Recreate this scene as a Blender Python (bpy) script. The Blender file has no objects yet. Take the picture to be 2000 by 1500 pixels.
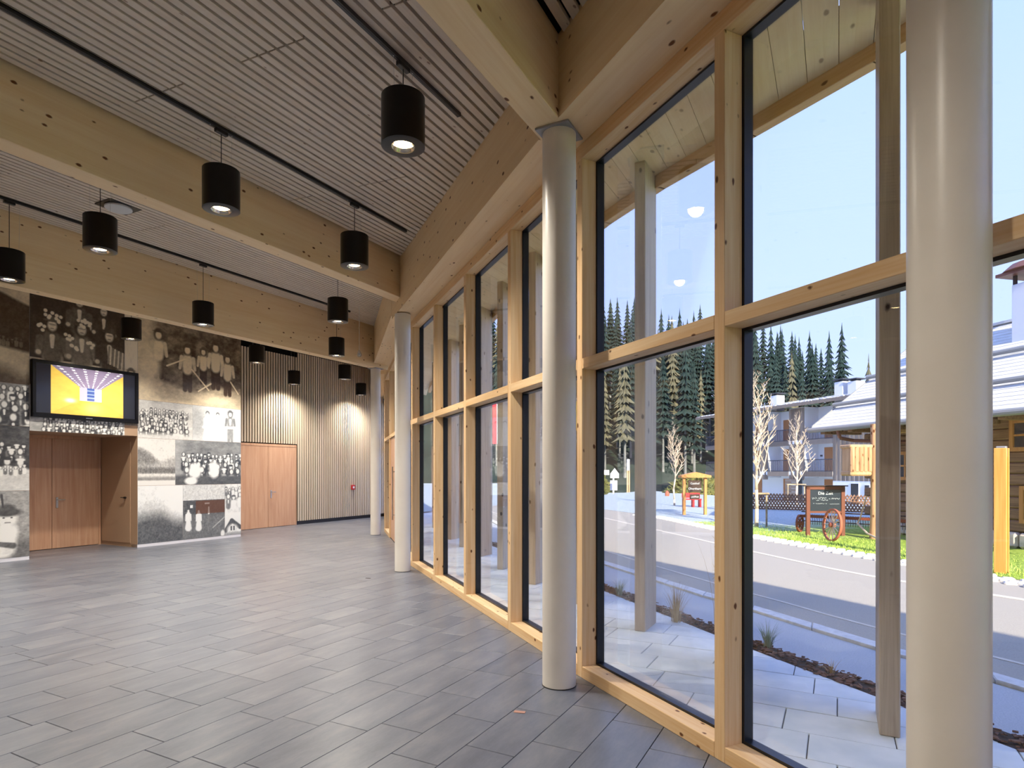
import bpy, math, random
import numpy as np
from mathutils import Vector, Matrix
random.seed(7)
SC = bpy.context.scene
COL = SC.collection

# ------------------------------------------------------------------ camera
CAM_H, F_PX, HOR = 1.5, 1200.0, 921.0
cd = bpy.data.cameras.new('camera'); cam = bpy.data.objects.new('camera', cd); COL.objects.link(cam)
cam.location = (0, 0, CAM_H); cam.rotation_euler = (math.pi/2, 0, 0)
cd.sensor_width = 36; cd.lens = F_PX/2000*36; cd.shift_y = (HOR-750)/2000
cd.clip_start = .05; cd.clip_end = 600
SC.camera = cam
# ------------------------------------------------------------------ world, sun, exposure
w = bpy.data.worlds.new('sky'); SC.world = w; w.use_nodes = True
nt = w.node_tree; nt.nodes.clear()
tc = nt.nodes.new('ShaderNodeTexCoord'); sp = nt.nodes.new('ShaderNodeSeparateXYZ')
rp = nt.nodes.new('ShaderNodeValToRGB'); bg = nt.nodes.new('ShaderNodeBackground'); ow = nt.nodes.new('ShaderNodeOutputWorld')
nt.links.new(tc.outputs['Generated'], sp.inputs[0]); nt.links.new(sp.outputs['Z'], rp.inputs[0])
nt.links.new(rp.outputs[0], bg.inputs[0]); nt.links.new(bg.outputs[0], ow.inputs[0])
e = rp.color_ramp.elements
e[0].position = 0.0; e[0].color = (.72, .85, 1.3, 1)
e[1].position = .75; e[1].color = (.42, .64, 1.42, 1)
m_ = e.new(.18); m_.color = (.60, .765, 1.42, 1)
m_ = e.new(.42); m_.color = (.55, .725, 1.46, 1)
bg.inputs[1].default_value = .79
sl = bpy.data.lights.new('sun', 'SUN'); so = bpy.data.objects.new('sun', sl); COL.objects.link(so)
SUN_EL = math.radians(26)
trav = Vector((-.17*math.cos(SUN_EL), .985*math.cos(SUN_EL), -math.sin(SUN_EL)))
so.rotation_euler = trav.to_track_quat('-Z', 'Y').to_euler()
so.location = (0, -20, 30)
sl.energy = 6.7; sl.angle = math.radians(.6); sl.color = (1, .88, .70)
vs = SC.view_settings
vs.view_transform = 'Standard'; vs.look = 'None'; vs.exposure = 0.7; vs.gamma = 1.0; vs.use_curve_mapping = False
SC.cycles.max_bounces = 7; SC.cycles.diffuse_bounces = 4; SC.cycles.glossy_bounces = 3
SC.cycles.transparent_max_bounces = 12; SC.cycles.caustics_reflective = False; SC.cycles.caustics_refractive = False
SC.cycles.sample_clamp_indirect = 4.0
SC.cycles.use_denoising = True; SC.cycles.use_adaptive_sampling = True; SC.cycles.adaptive_threshold = .09; SC.cycles.adaptive_min_samples = 20
LAMP_W = 300.0

# ------------------------------------------------------------------ frames
RA = math.atan2(.884, .468); CU, SU = math.cos(RA), math.sin(RA)     # room axis u (beams), v (across)
def XY(u, v): return (CU*u - SU*v, SU*u + CU*v)
def UV(x, y): return (CU*x + SU*y, -SU*x + CU*y)
def interp(tab):
    tab = sorted(tab); xs = [a for a, b in tab]; ys = [b for a, b in tab]
    def f(t):
        if t <= xs[0]: return ys[0] + (t-xs[0])*(ys[1]-ys[0])/(xs[1]-xs[0])
        if t >= xs[-1]: return ys[-1] + (t-xs[-1])*(ys[-1]-ys[-2])/(xs[-1]-xs[-2])
        return float(np.interp(t, xs, ys))
    return f
def polyfun(pts): return interp([(UV(x, y)[1], UV(x, y)[0]) for x, y in pts])   # u as function of v
# facade line, room faces of the mullions, from near (behind camera) to far
D1 = (.4076, -.9132)
KN = (.478+D1[0]*8.58, 4.53+D1[1]*8.58)
K2 = (.478, 4.53); K3 = (-1.6, 9.75); K4 = (-3.2, 15.4); K5 = (-4.36, 20.95)
FAC = [KN, K2, K3, K4, K5]
def unit(a, b):
    d = Vector((b[0]-a[0], b[1]-a[1])); L = d.length; return d/L, L
def fac_off(off):
    out = []
    for i, p in enumerate(FAC):
        ns = []
        for a, b in ((i, i+1), (i-1, i)):
            if a >= 0 and b < len(FAC):
                d, _ = unit(FAC[b], FAC[a]); ns.append(Vector((-d.y, d.x)))
        n = sum(ns, Vector((0, 0)))/len(ns)
        out.append((p[0]+n.x*off, p[1]+n.y*off))
    return out
ufac = polyfun(FAC); ufac_in = polyfun(fac_off(-.305)); ufac_out = polyfun(fac_off(.2))
vA, vB, vC = 1.775, 5.80, 9.68
def zceil(v):
    return float(np.interp(v, [-6, 1.66, 1.89, 5.69, 5.91, 9.57, 14], [4.4, 4.415, 4.43, 4.65, 4.68, 4.89, 4.89]))

# ------------------------------------------------------------------ materials
def lin(c):
    r = []
    for x in c[:3]:
        x /= 255.0; r.append(x/12.92 if x <= .04045 else ((x+.055)/1.055)**2.4)
    return (*r, 1)
MATS = {}
def new_mat(name):
    m = bpy.data.materials.new(name); m.use_nodes = True; MATS[name] = m
    nt = m.node_tree; b = nt.nodes['Principled BSDF']
    return m, nt, b
def N(nt, t, **kw):
    n = nt.nodes.new('ShaderNode'+t)
    for k, v in kw.items(): setattr(n, k, v)
    return n
def plain(name, c, rough=.6, metal=0, emit=0, ec=None, spec=.5):
    m, nt, b = new_mat(name)
    b.inputs['Base Color'].default_value = lin(c); b.inputs['Roughness'].default_value = rough
    b.inputs['Metallic'].default_value = metal; b.inputs['Specular IOR Level'].default_value = spec
    if emit: b.inputs['Emission Color'].default_value = lin(ec or c); b.inputs['Emission Strength'].default_value = emit
    return m
def coords(nt, scale, rnd=True, kind='Object'):
    t = N(nt, 'TexCoord'); mp = N(nt, 'Mapping'); mp.inputs['Scale'].default_value = scale
    src = t.outputs[kind]
    if rnd:
        oi = N(nt, 'ObjectInfo'); mu = N(nt, 'VectorMath', operation='MULTIPLY_ADD')
        cx = N(nt, 'CombineXYZ')
        for i in range(3): nt.links.new(oi.outputs['Random'], cx.inputs[i])
        nt.links.new(cx.outputs[0], mu.inputs[0]); mu.inputs[1].default_value = (37, 53, 71)
        nt.links.new(src, mu.inputs[2]); src = mu.outputs[0]
    nt.links.new(src, mp.inputs[0]); return mp.outputs[0]
def ramp(nt, src, stops):
    r = N(nt, 'ValToRGB'); nt.links.new(src, r.inputs[0]); el = r.color_ramp.elements
    while len(el) < len(stops): el.new(.5)
    for x, (p, c) in zip(el, stops): x.position = p; x.color = c
    return r.outputs[0]
def noise(nt, vec, scale, detail=4, rough=.55, dist=0):
    n = N(nt, 'TexNoise'); n.inputs['Scale'].default_value = scale; n.inputs['Detail'].default_value = detail
    n.inputs['Roughness'].default_value = rough; n.inputs['Distortion'].default_value = dist
    nt.links.new(vec, n.inputs['Vector']); return n.outputs['Fac']
def mixc(nt, fac, a, b, mode='MIX'):
    m = N(nt, 'Mix', data_type='RGBA', blend_type=mode)
    if isinstance(fac, (int, float)): m.inputs[0].default_value = fac
    else: nt.links.new(fac, m.inputs[0])
    for i, x in ((6, a), (7, b)):
        if isinstance(x, tuple): m.inputs[i].default_value = x
        else: nt.links.new(x, m.inputs[i])
    return m.outputs[2]
def bump(nt, b, src, strength=.2, dist=.01):
    bp = N(nt, 'Bump'); bp.inputs['Strength'].default_value = strength; bp.inputs['Distance'].default_value = dist
    nt.links.new(src, bp.inputs['Height']); nt.links.new(bp.outputs[0], b.inputs['Normal'])
def noisy(name, c1, c2, scale=5, rough=.7, detail=5, bmp=0, sc=(1, 1, 1), rnd=True, c3=None, bscale=None, kind='Object', spec=.4):
    m, nt, b = new_mat(name)
    v = coords(nt, sc, rnd, kind); n = noise(nt, v, scale, detail)
    st = [(.3, lin(c1)), (.7, lin(c2))]
    if c3: st = [(.28, lin(c1)), (.5, lin(c2)), (.72, lin(c3))]
    nt.links.new(ramp(nt, n, st), b.inputs['Base Color'])
    b.inputs['Roughness'].default_value = rough; b.inputs['Specular IOR Level'].default_value = spec
    if bmp: bump(nt, b, noise(nt, v, bscale or scale*4, 4), bmp)
    return m
def wood(name, light, dark, axis=0, knots=(105, 62, 30), kr=.085, kscale=5.5, rough=.55, lam=0, tone=0):
    m, nt, b = new_mat(name)
    s = [9, 9, 9]; s[axis] = .45
    v = coords(nt, tuple(s)); g = noise(nt, v, 2.2, 5, .6, .6)
    s2 = [60, 60, 60]; s2[axis] = 1.2
    g2 = noise(nt, coords(nt, tuple(s2)), 1.5, 3)
    c = ramp(nt, g, [(.3, lin(dark)), (.68, lin(light))])
    c = mixc(nt, .22, c, ramp(nt, g2, [(.35, lin(dark)), (.65, lin(light))]))
    if lam:       # glued lamellas: tone steps across the height
        t = N(nt, 'TexCoord'); sx = N(nt, 'SeparateXYZ'); nt.links.new(t.outputs['Object'], sx.inputs[0])
        mu = N(nt, 'Math', operation='MULTIPLY'); nt.links.new(sx.outputs['Z'], mu.inputs[0]); mu.inputs[1].default_value = 1/lam
        fl = N(nt, 'Math', operation='FLOOR'); nt.links.new(mu.outputs[0], fl.inputs[0])
        wn = N(nt, 'TexWhiteNoise', noise_dimensions='1D'); nt.links.new(fl.outputs[0], wn.inputs['W'])
        c = mixc(nt, .25, c, ramp(nt, wn.outputs[0], [(0, lin(dark)), (1, lin(light))]))
    if kr:
        s3 = [1, 1, 1]; s3[axis] = .55
        vo = N(nt, 'TexVoronoi'); vo.inputs['Scale'].default_value = kscale
        dn = N(nt, 'VectorMath', operation='ADD')
        cv = coords(nt, tuple(s3))
        nz = N(nt, 'TexNoise'); nz.inputs['Scale'].default_value = 30; nt.links.new(cv, nz.inputs['Vector'])
        ml = N(nt, 'VectorMath', operation='SCALE'); nt.links.new(nz.outputs['Color'], ml.inputs[0]); ml.inputs['Scale'].default_value = .012
        nt.links.new(cv, dn.inputs[0]); nt.links.new(ml.outputs[0], dn.inputs[1])
        nt.links.new(dn.outputs[0], vo.inputs['Vector'])
        k = ramp(nt, vo.outputs['Distance'], [(kr*.75, (1, 1, 1, 1)), (kr*1.25, (0, 0, 0, 1))])
        c = mixc(nt, k, c, lin(knots))
    if tone:
        oi = N(nt, 'ObjectInfo'); c = mixc(nt, tone, c, ramp(nt, oi.outputs['Random'], [(0, lin(dark)), (1, lin(light))]))
    nt.links.new(c, b.inputs['Base Color']); b.inputs['Roughness'].default_value = rough
    b.inputs['Specular IOR Level'].default_value = .3
    bump(nt, b, g2, .06, .004)
    return m
wood('beam_wood', (240, 217, 178), (228, 197, 150), 0, lam=.1, kr=.1, kscale=8)
wood('frame_wood_z', (234, 206, 164), (216, 172, 118), 2, kr=.105, kscale=11)
wood('frame_wood_x', (234, 206, 164), (216, 172, 118), 0, kr=.105, kscale=11)
wood('slat_wood', (224, 214, 200), (202, 188, 170), 0, kr=.07, kscale=8, tone=.3)
wood('wall_slat_wood', (226, 212, 192), (206, 186, 160), 2, kr=0, tone=.3)
wood('soffit_wood', (238, 220, 178), (222, 194, 142), 0, kr=.12, kscale=7, tone=.35)
wood('fascia_wood', (222, 188, 140), (200, 156, 104), 0, kr=.1, kscale=7)
wood('grey_wood', (204, 188, 166), (168, 148, 126), 2, knots=(70, 50, 40), kr=.1, kscale=6)
wood('door_wood', (214, 174, 142), (192, 144, 112), 2, kr=0, rough=.4)
wood('rough_wood', (216, 180, 138), (176, 134, 92), 2, kr=.1)
wood('log_wood', (170, 136, 106), (108, 82, 66), 0, knots=(60, 40, 28), kr=.1, kscale=5, rough=.8)
wood('cladding_wood', (150, 140, 130), (96, 88, 82), 2, kr=0, rough=.8, tone=.5)
wood('post_orange', (222, 168, 92), (200, 138, 62), 2, kr=.05)
wood('sign_wood', (214, 158, 96), (184, 122, 66), 2, kr=.05)
wood('fence_wood', (168, 134, 108), (110, 80, 62), 0, kr=0, rough=.85, tone=.5)
wood('bark_log', (214, 176, 136), (140, 98, 66), 2, kr=.2, kscale=9, rough=.8)
plain('black_felt', (16, 14, 13), .95, spec=.1)
plain('black_metal', (22, 20, 20), .32)
plain('lamp_black', (8, 7, 7), .3, spec=.35)
plain('dark_frame', (24, 27, 34), .35)
plain('grey_steel', (150, 152, 156), .45, .3)
plain('chrome', (225, 225, 225), .15, 1)
plain('steel', (190, 190, 192), .3, 1)
plain('lamp_glow', (255, 224, 170), .5, emit=14, ec=(255, 214, 150))
plain('white_paint', (232, 230, 226), .6)
plain('wall_plaster', (236, 234, 230), .8)
plain('recess_paint', (178, 148, 120), .7)
plain('speaker_white', (205, 210, 212), .6)
plain('alarm_red', (190, 30, 34), .4)
plain('white_plate', (225, 225, 230), .5)
plain('brass_plate', (196, 150, 130), .35, .4)
plain('chalk_dust', (208, 214, 216), .9)
plain('rust', (128, 62, 40), .8)
plain('wheel_red', (176, 96, 70), .75)
plain('wheel_pale', (224, 196, 172), .75)
plain('iron_dark', (52, 38, 34), .7)
plain('frame_brown', (110, 62, 44), .7)
plain('sign_board', (58, 42, 34), .7)
plain('red_plastic', (196, 34, 40), .5)
plain('yellow_plastic', (206, 170, 40), .5)
plain('gutter_metal', (120, 78, 62), .5, .3)
plain('snow_pipe', (140, 142, 140), .5)
plain('window_dark', (40, 50, 62), .15)
plain('door_orange', (176, 120, 76), .6)
plain('house_white', (226, 230, 236), .8)
plain('rail_dark', (60, 66, 78), .6)
plain('flag_red', (200, 40, 56), .7)
plain('flag_white', (238, 238, 240), .7)
plain('sill_white', (224, 226, 228), .6)
plain('rope', (96, 84, 70), .8)
noisy('column_paint', (222, 216, 206), (230, 225, 216), 3, .34, bmp=.05, bscale=40, spec=.5)
noisy('asphalt', (168, 174, 180), (192, 196, 200), 90, .85, rnd=False, bmp=.15)
noisy('road_asphalt', (160, 154, 142), (178, 172, 158), 70, .85, rnd=False, bmp=.12)
noisy('kerb_stone', (196, 196, 194), (222, 222, 220), 14, .8)
noisy('cobble', (206, 202, 192), (236, 232, 224), 8, .85, rnd=True)
noisy('cream_line', (200, 192, 176), (216, 208, 190), 9, .8)
noisy('paving', (206, 214, 216), (228, 232, 232), 5, .6, bmp=.05, kind='Object')
noisy('bounce_forecourt', (208, 206, 200), (226, 224, 218), 3, .8)
noisy('soil', (52, 42, 36), (84, 66, 54), 20, .95, bmp=.4)
noisy('mulch', (78, 54, 42), (142, 104, 82), 6, .9)
noisy('shingle', (196, 196, 192), (222, 222, 218), 3, .8, sc=(1, 6, 1))
noisy('stone', (196, 180, 164), (232, 222, 208), 8, .85, bmp=.3)
noisy('roof_stone', (120, 128, 136), (226, 230, 236), 1.6, .85)
noisy('bush_green', (70, 82, 50), (120, 118, 60), 3, .9)
noisy('grass_blade', (124, 160, 50), (196, 214, 110), .7, .8, rnd=False)
noisy('dry_grass', (170, 136, 86), (220, 190, 134), 4, .85)
noisy('lavender', (126, 140, 112), (176, 184, 150), 5, .85)
noisy('bare_bark', (186, 166, 140), (224, 208, 184), 4, .85)
noisy('stake_wood', (140, 124, 100), (180, 162, 134), 4, .85)
noisy('spruce', (28, 44, 44), (54, 70, 66), .35, .95, rnd=True, spec=.1)
noisy('larch', (84, 86, 72), (116, 112, 90), .35, .95, rnd=True, spec=.1)
noisy('trunk_grey', (92, 96, 96), (150, 150, 144), .4, .95, spec=.1)
noisy('hill', (34, 50, 46), (62, 74, 64), .12, .95, rnd=False, spec=.1)
def mk_ground():
    m, nt, b = new_mat('meadow')
    t = N(nt, 'TexCoord'); v = t.outputs['Object']
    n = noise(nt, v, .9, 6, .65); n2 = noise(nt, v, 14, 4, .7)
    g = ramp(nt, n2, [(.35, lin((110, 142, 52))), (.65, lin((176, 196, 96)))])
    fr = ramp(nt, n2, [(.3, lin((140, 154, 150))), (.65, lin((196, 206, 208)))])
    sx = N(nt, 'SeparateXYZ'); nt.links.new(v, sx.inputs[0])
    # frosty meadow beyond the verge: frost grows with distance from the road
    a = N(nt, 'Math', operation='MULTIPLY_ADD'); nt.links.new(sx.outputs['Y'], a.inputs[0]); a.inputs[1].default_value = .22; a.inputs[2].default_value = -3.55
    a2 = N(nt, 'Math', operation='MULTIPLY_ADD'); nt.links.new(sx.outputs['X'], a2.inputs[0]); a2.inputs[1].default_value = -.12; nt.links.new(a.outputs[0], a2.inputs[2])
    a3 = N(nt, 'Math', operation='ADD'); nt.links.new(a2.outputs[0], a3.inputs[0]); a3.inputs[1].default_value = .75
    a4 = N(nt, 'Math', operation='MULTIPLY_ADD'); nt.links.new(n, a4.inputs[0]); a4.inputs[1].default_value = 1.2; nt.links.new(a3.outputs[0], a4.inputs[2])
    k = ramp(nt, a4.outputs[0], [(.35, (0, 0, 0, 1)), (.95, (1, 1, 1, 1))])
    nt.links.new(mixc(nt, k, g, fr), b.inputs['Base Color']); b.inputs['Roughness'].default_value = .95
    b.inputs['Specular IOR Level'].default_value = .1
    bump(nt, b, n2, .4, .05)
mk_ground()
def mk_tile():
    m, nt, b = new_mat('slate_tile')
    v = coords(nt, (1, 3.2, 1)); n = noise(nt, v, 2.4, 5, .6, 0); n2 = noise(nt, v, 22, 5, .65)
    c = ramp(nt, n, [(.3, lin((80, 85, 96))), (.5, lin((100, 104, 114))), (.7, lin((124, 125, 130)))])
    oi = N(nt, 'ObjectInfo'); ge = N(nt, 'NewGeometry')
    ad = N(nt, 'Math', operation='ADD'); nt.links.new(oi.outputs['Random'], ad.inputs[0]); nt.links.new(ge.outputs['Random Per Island'], ad.inputs[1])
    fr = N(nt, 'Math', operation='FRACT'); nt.links.new(ad.outputs[0], fr.inputs[0])
    t = ramp(nt, fr.outputs[0], [(0, lin((78, 83, 94))), (.45, lin((95, 99, 109))), (.75, lin((102, 106, 114))), (1, lin((118, 120, 126)))])
    c = mixc(nt, .42, c, t); c = mixc(nt, .05, c, ramp(nt, n2, [(.4, lin((70, 70, 74))), (.6, lin((150, 148, 148)))]))
    nt.links.new(c, b.inputs['Base Color'])
    b.inputs['Roughness'].default_value = .33
    b.inputs['Specular IOR Level'].default_value = .6
    bump(nt, b, n2, .03, .002)
mk_tile()
noisy('grout', (72, 70, 70), (86, 84, 84), 20, .8)
def mk_glass(name, tint, refl):
    m = bpy.data.materials.new(name); m.use_nodes = True; MATS[name] = m
    nt = m.node_tree; nt.nodes.clear()
    o = N(nt, 'OutputMaterial'); mx = N(nt, 'MixShader'); tr = N(nt, 'BsdfTransparent'); gl = N(nt, 'BsdfGlossy')
    fr = N(nt, 'LayerWeight'); fr.inputs['Blend'].default_value = .22
    mu = N(nt, 'Math', operation='MULTIPLY_ADD'); mu.inputs[1].default_value = refl; mu.inputs[2].default_value = .03
    tr.inputs[0].default_value = tint; gl.inputs['Roughness'].default_value = .0; gl.inputs[0].default_value = (1, 1, 1, 1)
    nt.links.new(fr.outputs['Fresnel'], mu.inputs[0]); nt.links.new(mu.outputs[0], mx.inputs[0])
    nt.links.new(tr.outputs[0], mx.inputs[1]); nt.links.new(gl.outputs[0], mx.inputs[2]); nt.links.new(mx.outputs[0], o.inputs[0])
mk_glass('window_glass', (.985, .992, .992, 1), .24)
mk_glass('bulb_glass', (.9, .93, .93, 1), .8)
def mk_print(name, emit=0, rough=.3):
    m, nt, b = new_mat(name)
    a = N(nt, 'Attribute'); a.attribute_name = 'print'
    nt.links.new(a.outputs['Color'], b.inputs['Base Color']); b.inputs['Roughness'].default_value = rough
    if emit:
        nt.links.new(a.outputs['Color'], b.inputs['Emission Color']); b.inputs['Emission Strength'].default_value = emit
mk_print('photo_print'); mk_print('screen_picture', .45, .12)

# ------------------------------------------------------------------ mesh helpers
class MB:
    def __init__(s): s.v = []; s.f = []; s.m = []; s.mi = 0
    def add(s, vs, fs):
        o = len(s.v); s.v += [tuple(p) for p in vs]; s.f += [tuple(i+o for i in f) for f in fs]; s.m += [s.mi]*len(fs); return s
    def box(s, x0, x1, y0, y1, z0, z1, T=None):
        vs = [Vector(p) for p in ((x0, y0, z0), (x1, y0, z0), (x1, y1, z0), (x0, y1, z0), (x0, y0, z1), (x1, y0, z1), (x1, y1, z1), (x0, y1, z1))]
        if T is not None: vs = [T @ p for p in vs]
        return s.add(vs, [(3, 2, 1, 0), (4, 5, 6, 7), (0, 1, 5, 4), (1, 2, 6, 5), (2, 3, 7, 6), (3, 0, 4, 7)])
    def bbox(s, x0, x1, y0, y1, z0, z1, b, T=None):      # box with all edges chamfered by b
        P = []
        for sx in (0, 1):
            for sy in (0, 1):
                for sz in (0, 1):
                    x, y, z = (x0, x1)[sx], (y0, y1)[sy], (z0, z1)[sz]
                    dx, dy, dz = b*(1-2*sx), b*(1-2*sy), b*(1-2*sz)
                    P += [Vector((x, y+dy, z+dz)), Vector((x+dx, y, z+dz)), Vector((x+dx, y+dy, z))]
        if T is not None: P = [T @ p for p in P]
        I = lambda a, c, d, k: (a*4+c*2+d)*3+k
        fs = [(I(0, 0, 0, 0), I(0, 0, 1, 0), I(0, 1, 1, 0), I(0, 1, 0, 0)), (I(1, 0, 0, 0), I(1, 1, 0, 0), I(1, 1, 1, 0), I(1, 0, 1, 0)),
              (I(0, 0, 0, 1), I(1, 0, 0, 1), I(1, 0, 1, 1), I(0, 0, 1, 1)), (I(0, 1, 0, 1), I(0, 1, 1, 1), I(1, 1, 1, 1), I(1, 1, 0, 1)),
              (I(0, 0, 0, 2), I(0, 1, 0, 2), I(1, 1, 0, 2), I(1, 0, 0, 2)), (I(0, 0, 1, 2), I(1, 0, 1, 2), I(1, 1, 1, 2), I(0, 1, 1, 2))]
        for a in (0, 1):
            for c in (0, 1):
                fs += [(I(a, c, 0, 0), I(a, c, 0, 1), I(a, c, 1, 1), I(a, c, 1, 0)), (I(a, 0, c, 0), I(a, 0, c, 2), I(a, 1, c, 2), I(a, 1, c, 0)),
                       (I(0, a, c, 1), I(0, a, c, 2), I(1, a, c, 2), I(1, a, c, 1))]
                for d in (0, 1): fs.append((I(a, c, d, 0), I(a, c, d, 1), I(a, c, d, 2)))
        return s.add(P, fs)
    def prism(s, poly, z0, z1, ch=0):
        n = len(poly)
        cx = sum(p[0] for p in poly)/n; cy = sum(p[1] for p in poly)/n
        def sh(p, k): 
            d = Vector((p[0]-cx, p[1]-cy)); L = max(d.length, 1e-6); d *= (L-k)/L; return (cx+d.x, cy+d.y)
        if ch:
            vs = [(p[0], p[1], z0) for p in poly]+[(p[0], p[1], z1-ch) for p in poly]+[(*sh(p, ch), z1) for p in poly]; R = 3
        else:
            vs = [(p[0], p[1], z0) for p in poly]+[(p[0], p[1], z1) for p in poly]; R = 2
        fs = [tuple(range(n))[::-1], tuple(range((R-1)*n, R*n))]
        for r in range(R-1): fs += [(r*n+i, r*n+(i+1) % n, (r+1)*n+(i+1) % n, (r+1)*n+i) for i in range(n)]
        return s.add(vs, fs)
    def tube(s, p0, p1, r0, r1=None, n=8, cap=True):
        r1 = r0 if r1 is None else r1
        p0, p1 = Vector(p0), Vector(p1); d = (p1-p0)
        if d.length < 1e-6: return s
        q = d.to_track_quat('Z', 'Y')
        vs = []
        for p, r in ((p0, r0), (p1, r1)):
            for i in range(n):
                a = 2*math.pi*i/n; vs.append(p + q @ Vector((r*math.cos(a), r*math.sin(a), 0)))
        fs = [(i, (i+1) % n, n+(i+1) % n, n+i) for i in range(n)]
        if cap: fs += [tuple(range(n))[::-1], tuple(range(n, 2*n))]
        return s.add(vs, fs)
    def path(s, pts, r, n=6):
        for a, b in zip(pts, pts[1:]): s.tube(a, b, r, r, n)
        return s
    def lathe(s, prof, n=32, close=True, T=None):
        vs = []; fs = []
        for r, z in prof:
            for i in range(n):
                a = 2*math.pi*i/n; vs.append(Vector((r*math.cos(a), r*math.sin(a), z)))
        for k in range(len(prof)-1):
            for i in range(n): fs.append((k*n+i, k*n+(i+1) % n, (k+1)*n+(i+1) % n, (k+1)*n+i))
        if close:
            fs.append(tuple(range(n))[::-1]); fs.append(tuple(range((len(prof)-1)*n, len(prof)*n)))
        if T is not None: vs = [T @ p for p in vs]
        return s.add(vs, fs)
    def build(s, name, mat, parent=None, loc=(0, 0, 0), rot=0, smooth=False):
        me = bpy.data.meshes.new(name); me.from_pydata(s.v, [], s.f)
        for x in (mat if isinstance(mat, (list, tuple)) else [mat]): me.materials.append(MATS[x])
        if any(s.m): me.polygons.foreach_set('material_index', s.m)
        if smooth:
            me.polygons.foreach_set('use_smooth', [True]*len(me.polygons))
            if smooth is not True: me.set_sharp_from_angle(angle=math.radians(smooth))
        me.update()
        return put(name, me, parent, loc, rot)
def put(name, data, parent=None, loc=(0, 0, 0), rot=0):
    o = bpy.data.objects.new(name, data); COL.objects.link(o)
    if parent is not None: o.parent = parent
    o.location = loc
    o.rotation_euler = (0, 0, rot) if isinstance(rot, (int, float)) else rot
    return o
def tag(o, label=None, cat=None, group=None, kind=None):
    if label: o['label'] = label
    if cat: o['category'] = cat
    if group: o['group'] = group
    if kind: o['kind'] = kind
    return o
def thing(name, label, cat, loc=(0, 0, 0), rot=0, group=None): return tag(put(name, None, None, loc, rot), label, cat, group)
def struct(name, loc=(0, 0, 0), rot=0): return tag(put(name, None, None, loc, rot), kind='structure')
def copy_tree(o, parent=None):
    c = o.copy(); COL.objects.link(c); c.parent = parent
    for ch in o.children: copy_tree(ch, c)
    return c
def txt(name, s, size, mat, parent, loc, rot, ext=.002):
    cu = bpy.data.curves.new(name, 'FONT'); cu.body = s; cu.size = size; cu.align_x = 'CENTER'; cu.align_y = 'CENTER'; cu.extrude = ext; cu.resolution_u = 3
    t = bpy.data.objects.new('tmp', cu); COL.objects.link(t); bpy.context.view_layer.update()
    me = bpy.data.meshes.new_from_object(t.evaluated_get(bpy.context.evaluated_depsgraph_get()))
    bpy.data.objects.remove(t); me.materials.clear(); me.materials.append(MATS[mat])
    return put(name, me, parent, loc, rot)
def clip(poly, a, b, keep_left=True):        # half plane through a->b
    out = []; dx, dy = b[0]-a[0], b[1]-a[1]
    def side(p):
        s = dx*(p[1]-a[1])-dy*(p[0]-a[0]); return s if keep_left else -s
    for i, p in enumerate(poly):
        q = poly[(i+1) % len(poly)]; sp, sq = side(p), side(q)
        if sp >= 0: out.append(p)
        if (sp >= 0) != (sq >= 0):
            t = sp/(sp-sq); out.append((p[0]+(q[0]-p[0])*t, p[1]+(q[1]-p[1])*t))
    return out
def px_depth(x, y, depth):                    # photo pixel at a measured depth -> world point
    return Vector(((x-1000)/F_PX*depth, depth, CAM_H+(HOR-y)*depth/F_PX))
ROOM = RA
# ================================================================== ROOM SHELL
U0, V0, V1 = -7.0, -5.2, 13.5
WALL_V, BACK_V = 12.2, 13.5
# ---- floor slab + slate tiles
def room_poly(off=0.0, vmax=V1):
    vv = [V0] + [UV(*p)[1] for p in FAC if V0 < UV(*p)[1] < vmax] + [vmax]
    f = polyfun(fac_off(off))
    return [(U0, V0)] + [(f(v), v) for v in vv] + [(U0, vmax)]
mb = MB(); mb.prism(room_poly(.17), -.2, -.012)
floor = tag(mb.build('floor', 'grout', None, (0, 0, 0), ROOM), kind='structure')
tiles = []
rng = random.Random(3)
v = -3.0
while v < V1:
    u = -2 - rng.random()
    while True:
        L = rng.choice((.5, .6, .6, .75, .9)); lim = max(ufac(v), ufac(v+.3)) + .3
        if u > lim: break
        x, y = XY(u+L/2, v+.15)
        if y > 1.9 and abs(x)/y < 1.15: tiles.append((x*x+y*y, u, v, L))
        u += L
    v += .3
tiles.sort()
ten = {}
for L in (.5, .6, .75, .9):
    t = MB().prism([(-L/2+.002, -.148), (L/2-.002, -.148), (L/2-.002, .148), (-L/2+.002, .148)], -.012, 0, .0025)
    o = t.build('tile', 'slate_tile', floor); ten[L] = o.data; bpy.data.objects.remove(o)
rest = MB(); cnt = 0
for _, u, v, L in tiles:
    poly = [(u+.002, v+.002), (u+L-.002, v+.002), (u+L-.002, v+.298), (u+.002, v+.298)]
    a, b = (ufac(v-.02)+.03, v-.02), (ufac(v+.32)+.03, v+.32)
    whole = all((b[0]-a[0])*(p[1]-a[1])-(b[1]-a[1])*(p[0]-a[0]) > 0 for p in poly)
    if not whole: poly = clip(poly, a, b)
    if len(poly) < 3: continue
    cx = sum(p[0] for p in poly)/len(poly); cy = sum(p[1] for p in poly)/len(poly)
    if cnt < 300:
        if whole: put('tile', ten[L], floor, (u+L/2, v+.15, 0))
        else: MB().prism([(p[0]-cx, p[1]-cy) for p in poly], -.012, 0, .0025).build('tile', 'slate_tile', floor, (cx, cy, 0))
        cnt += 1
    else: rest.prism(poly, -.012, 0, .0025)
tag(rest.build('tile_field', 'slate_tile', floor), kind='stuff')

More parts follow.
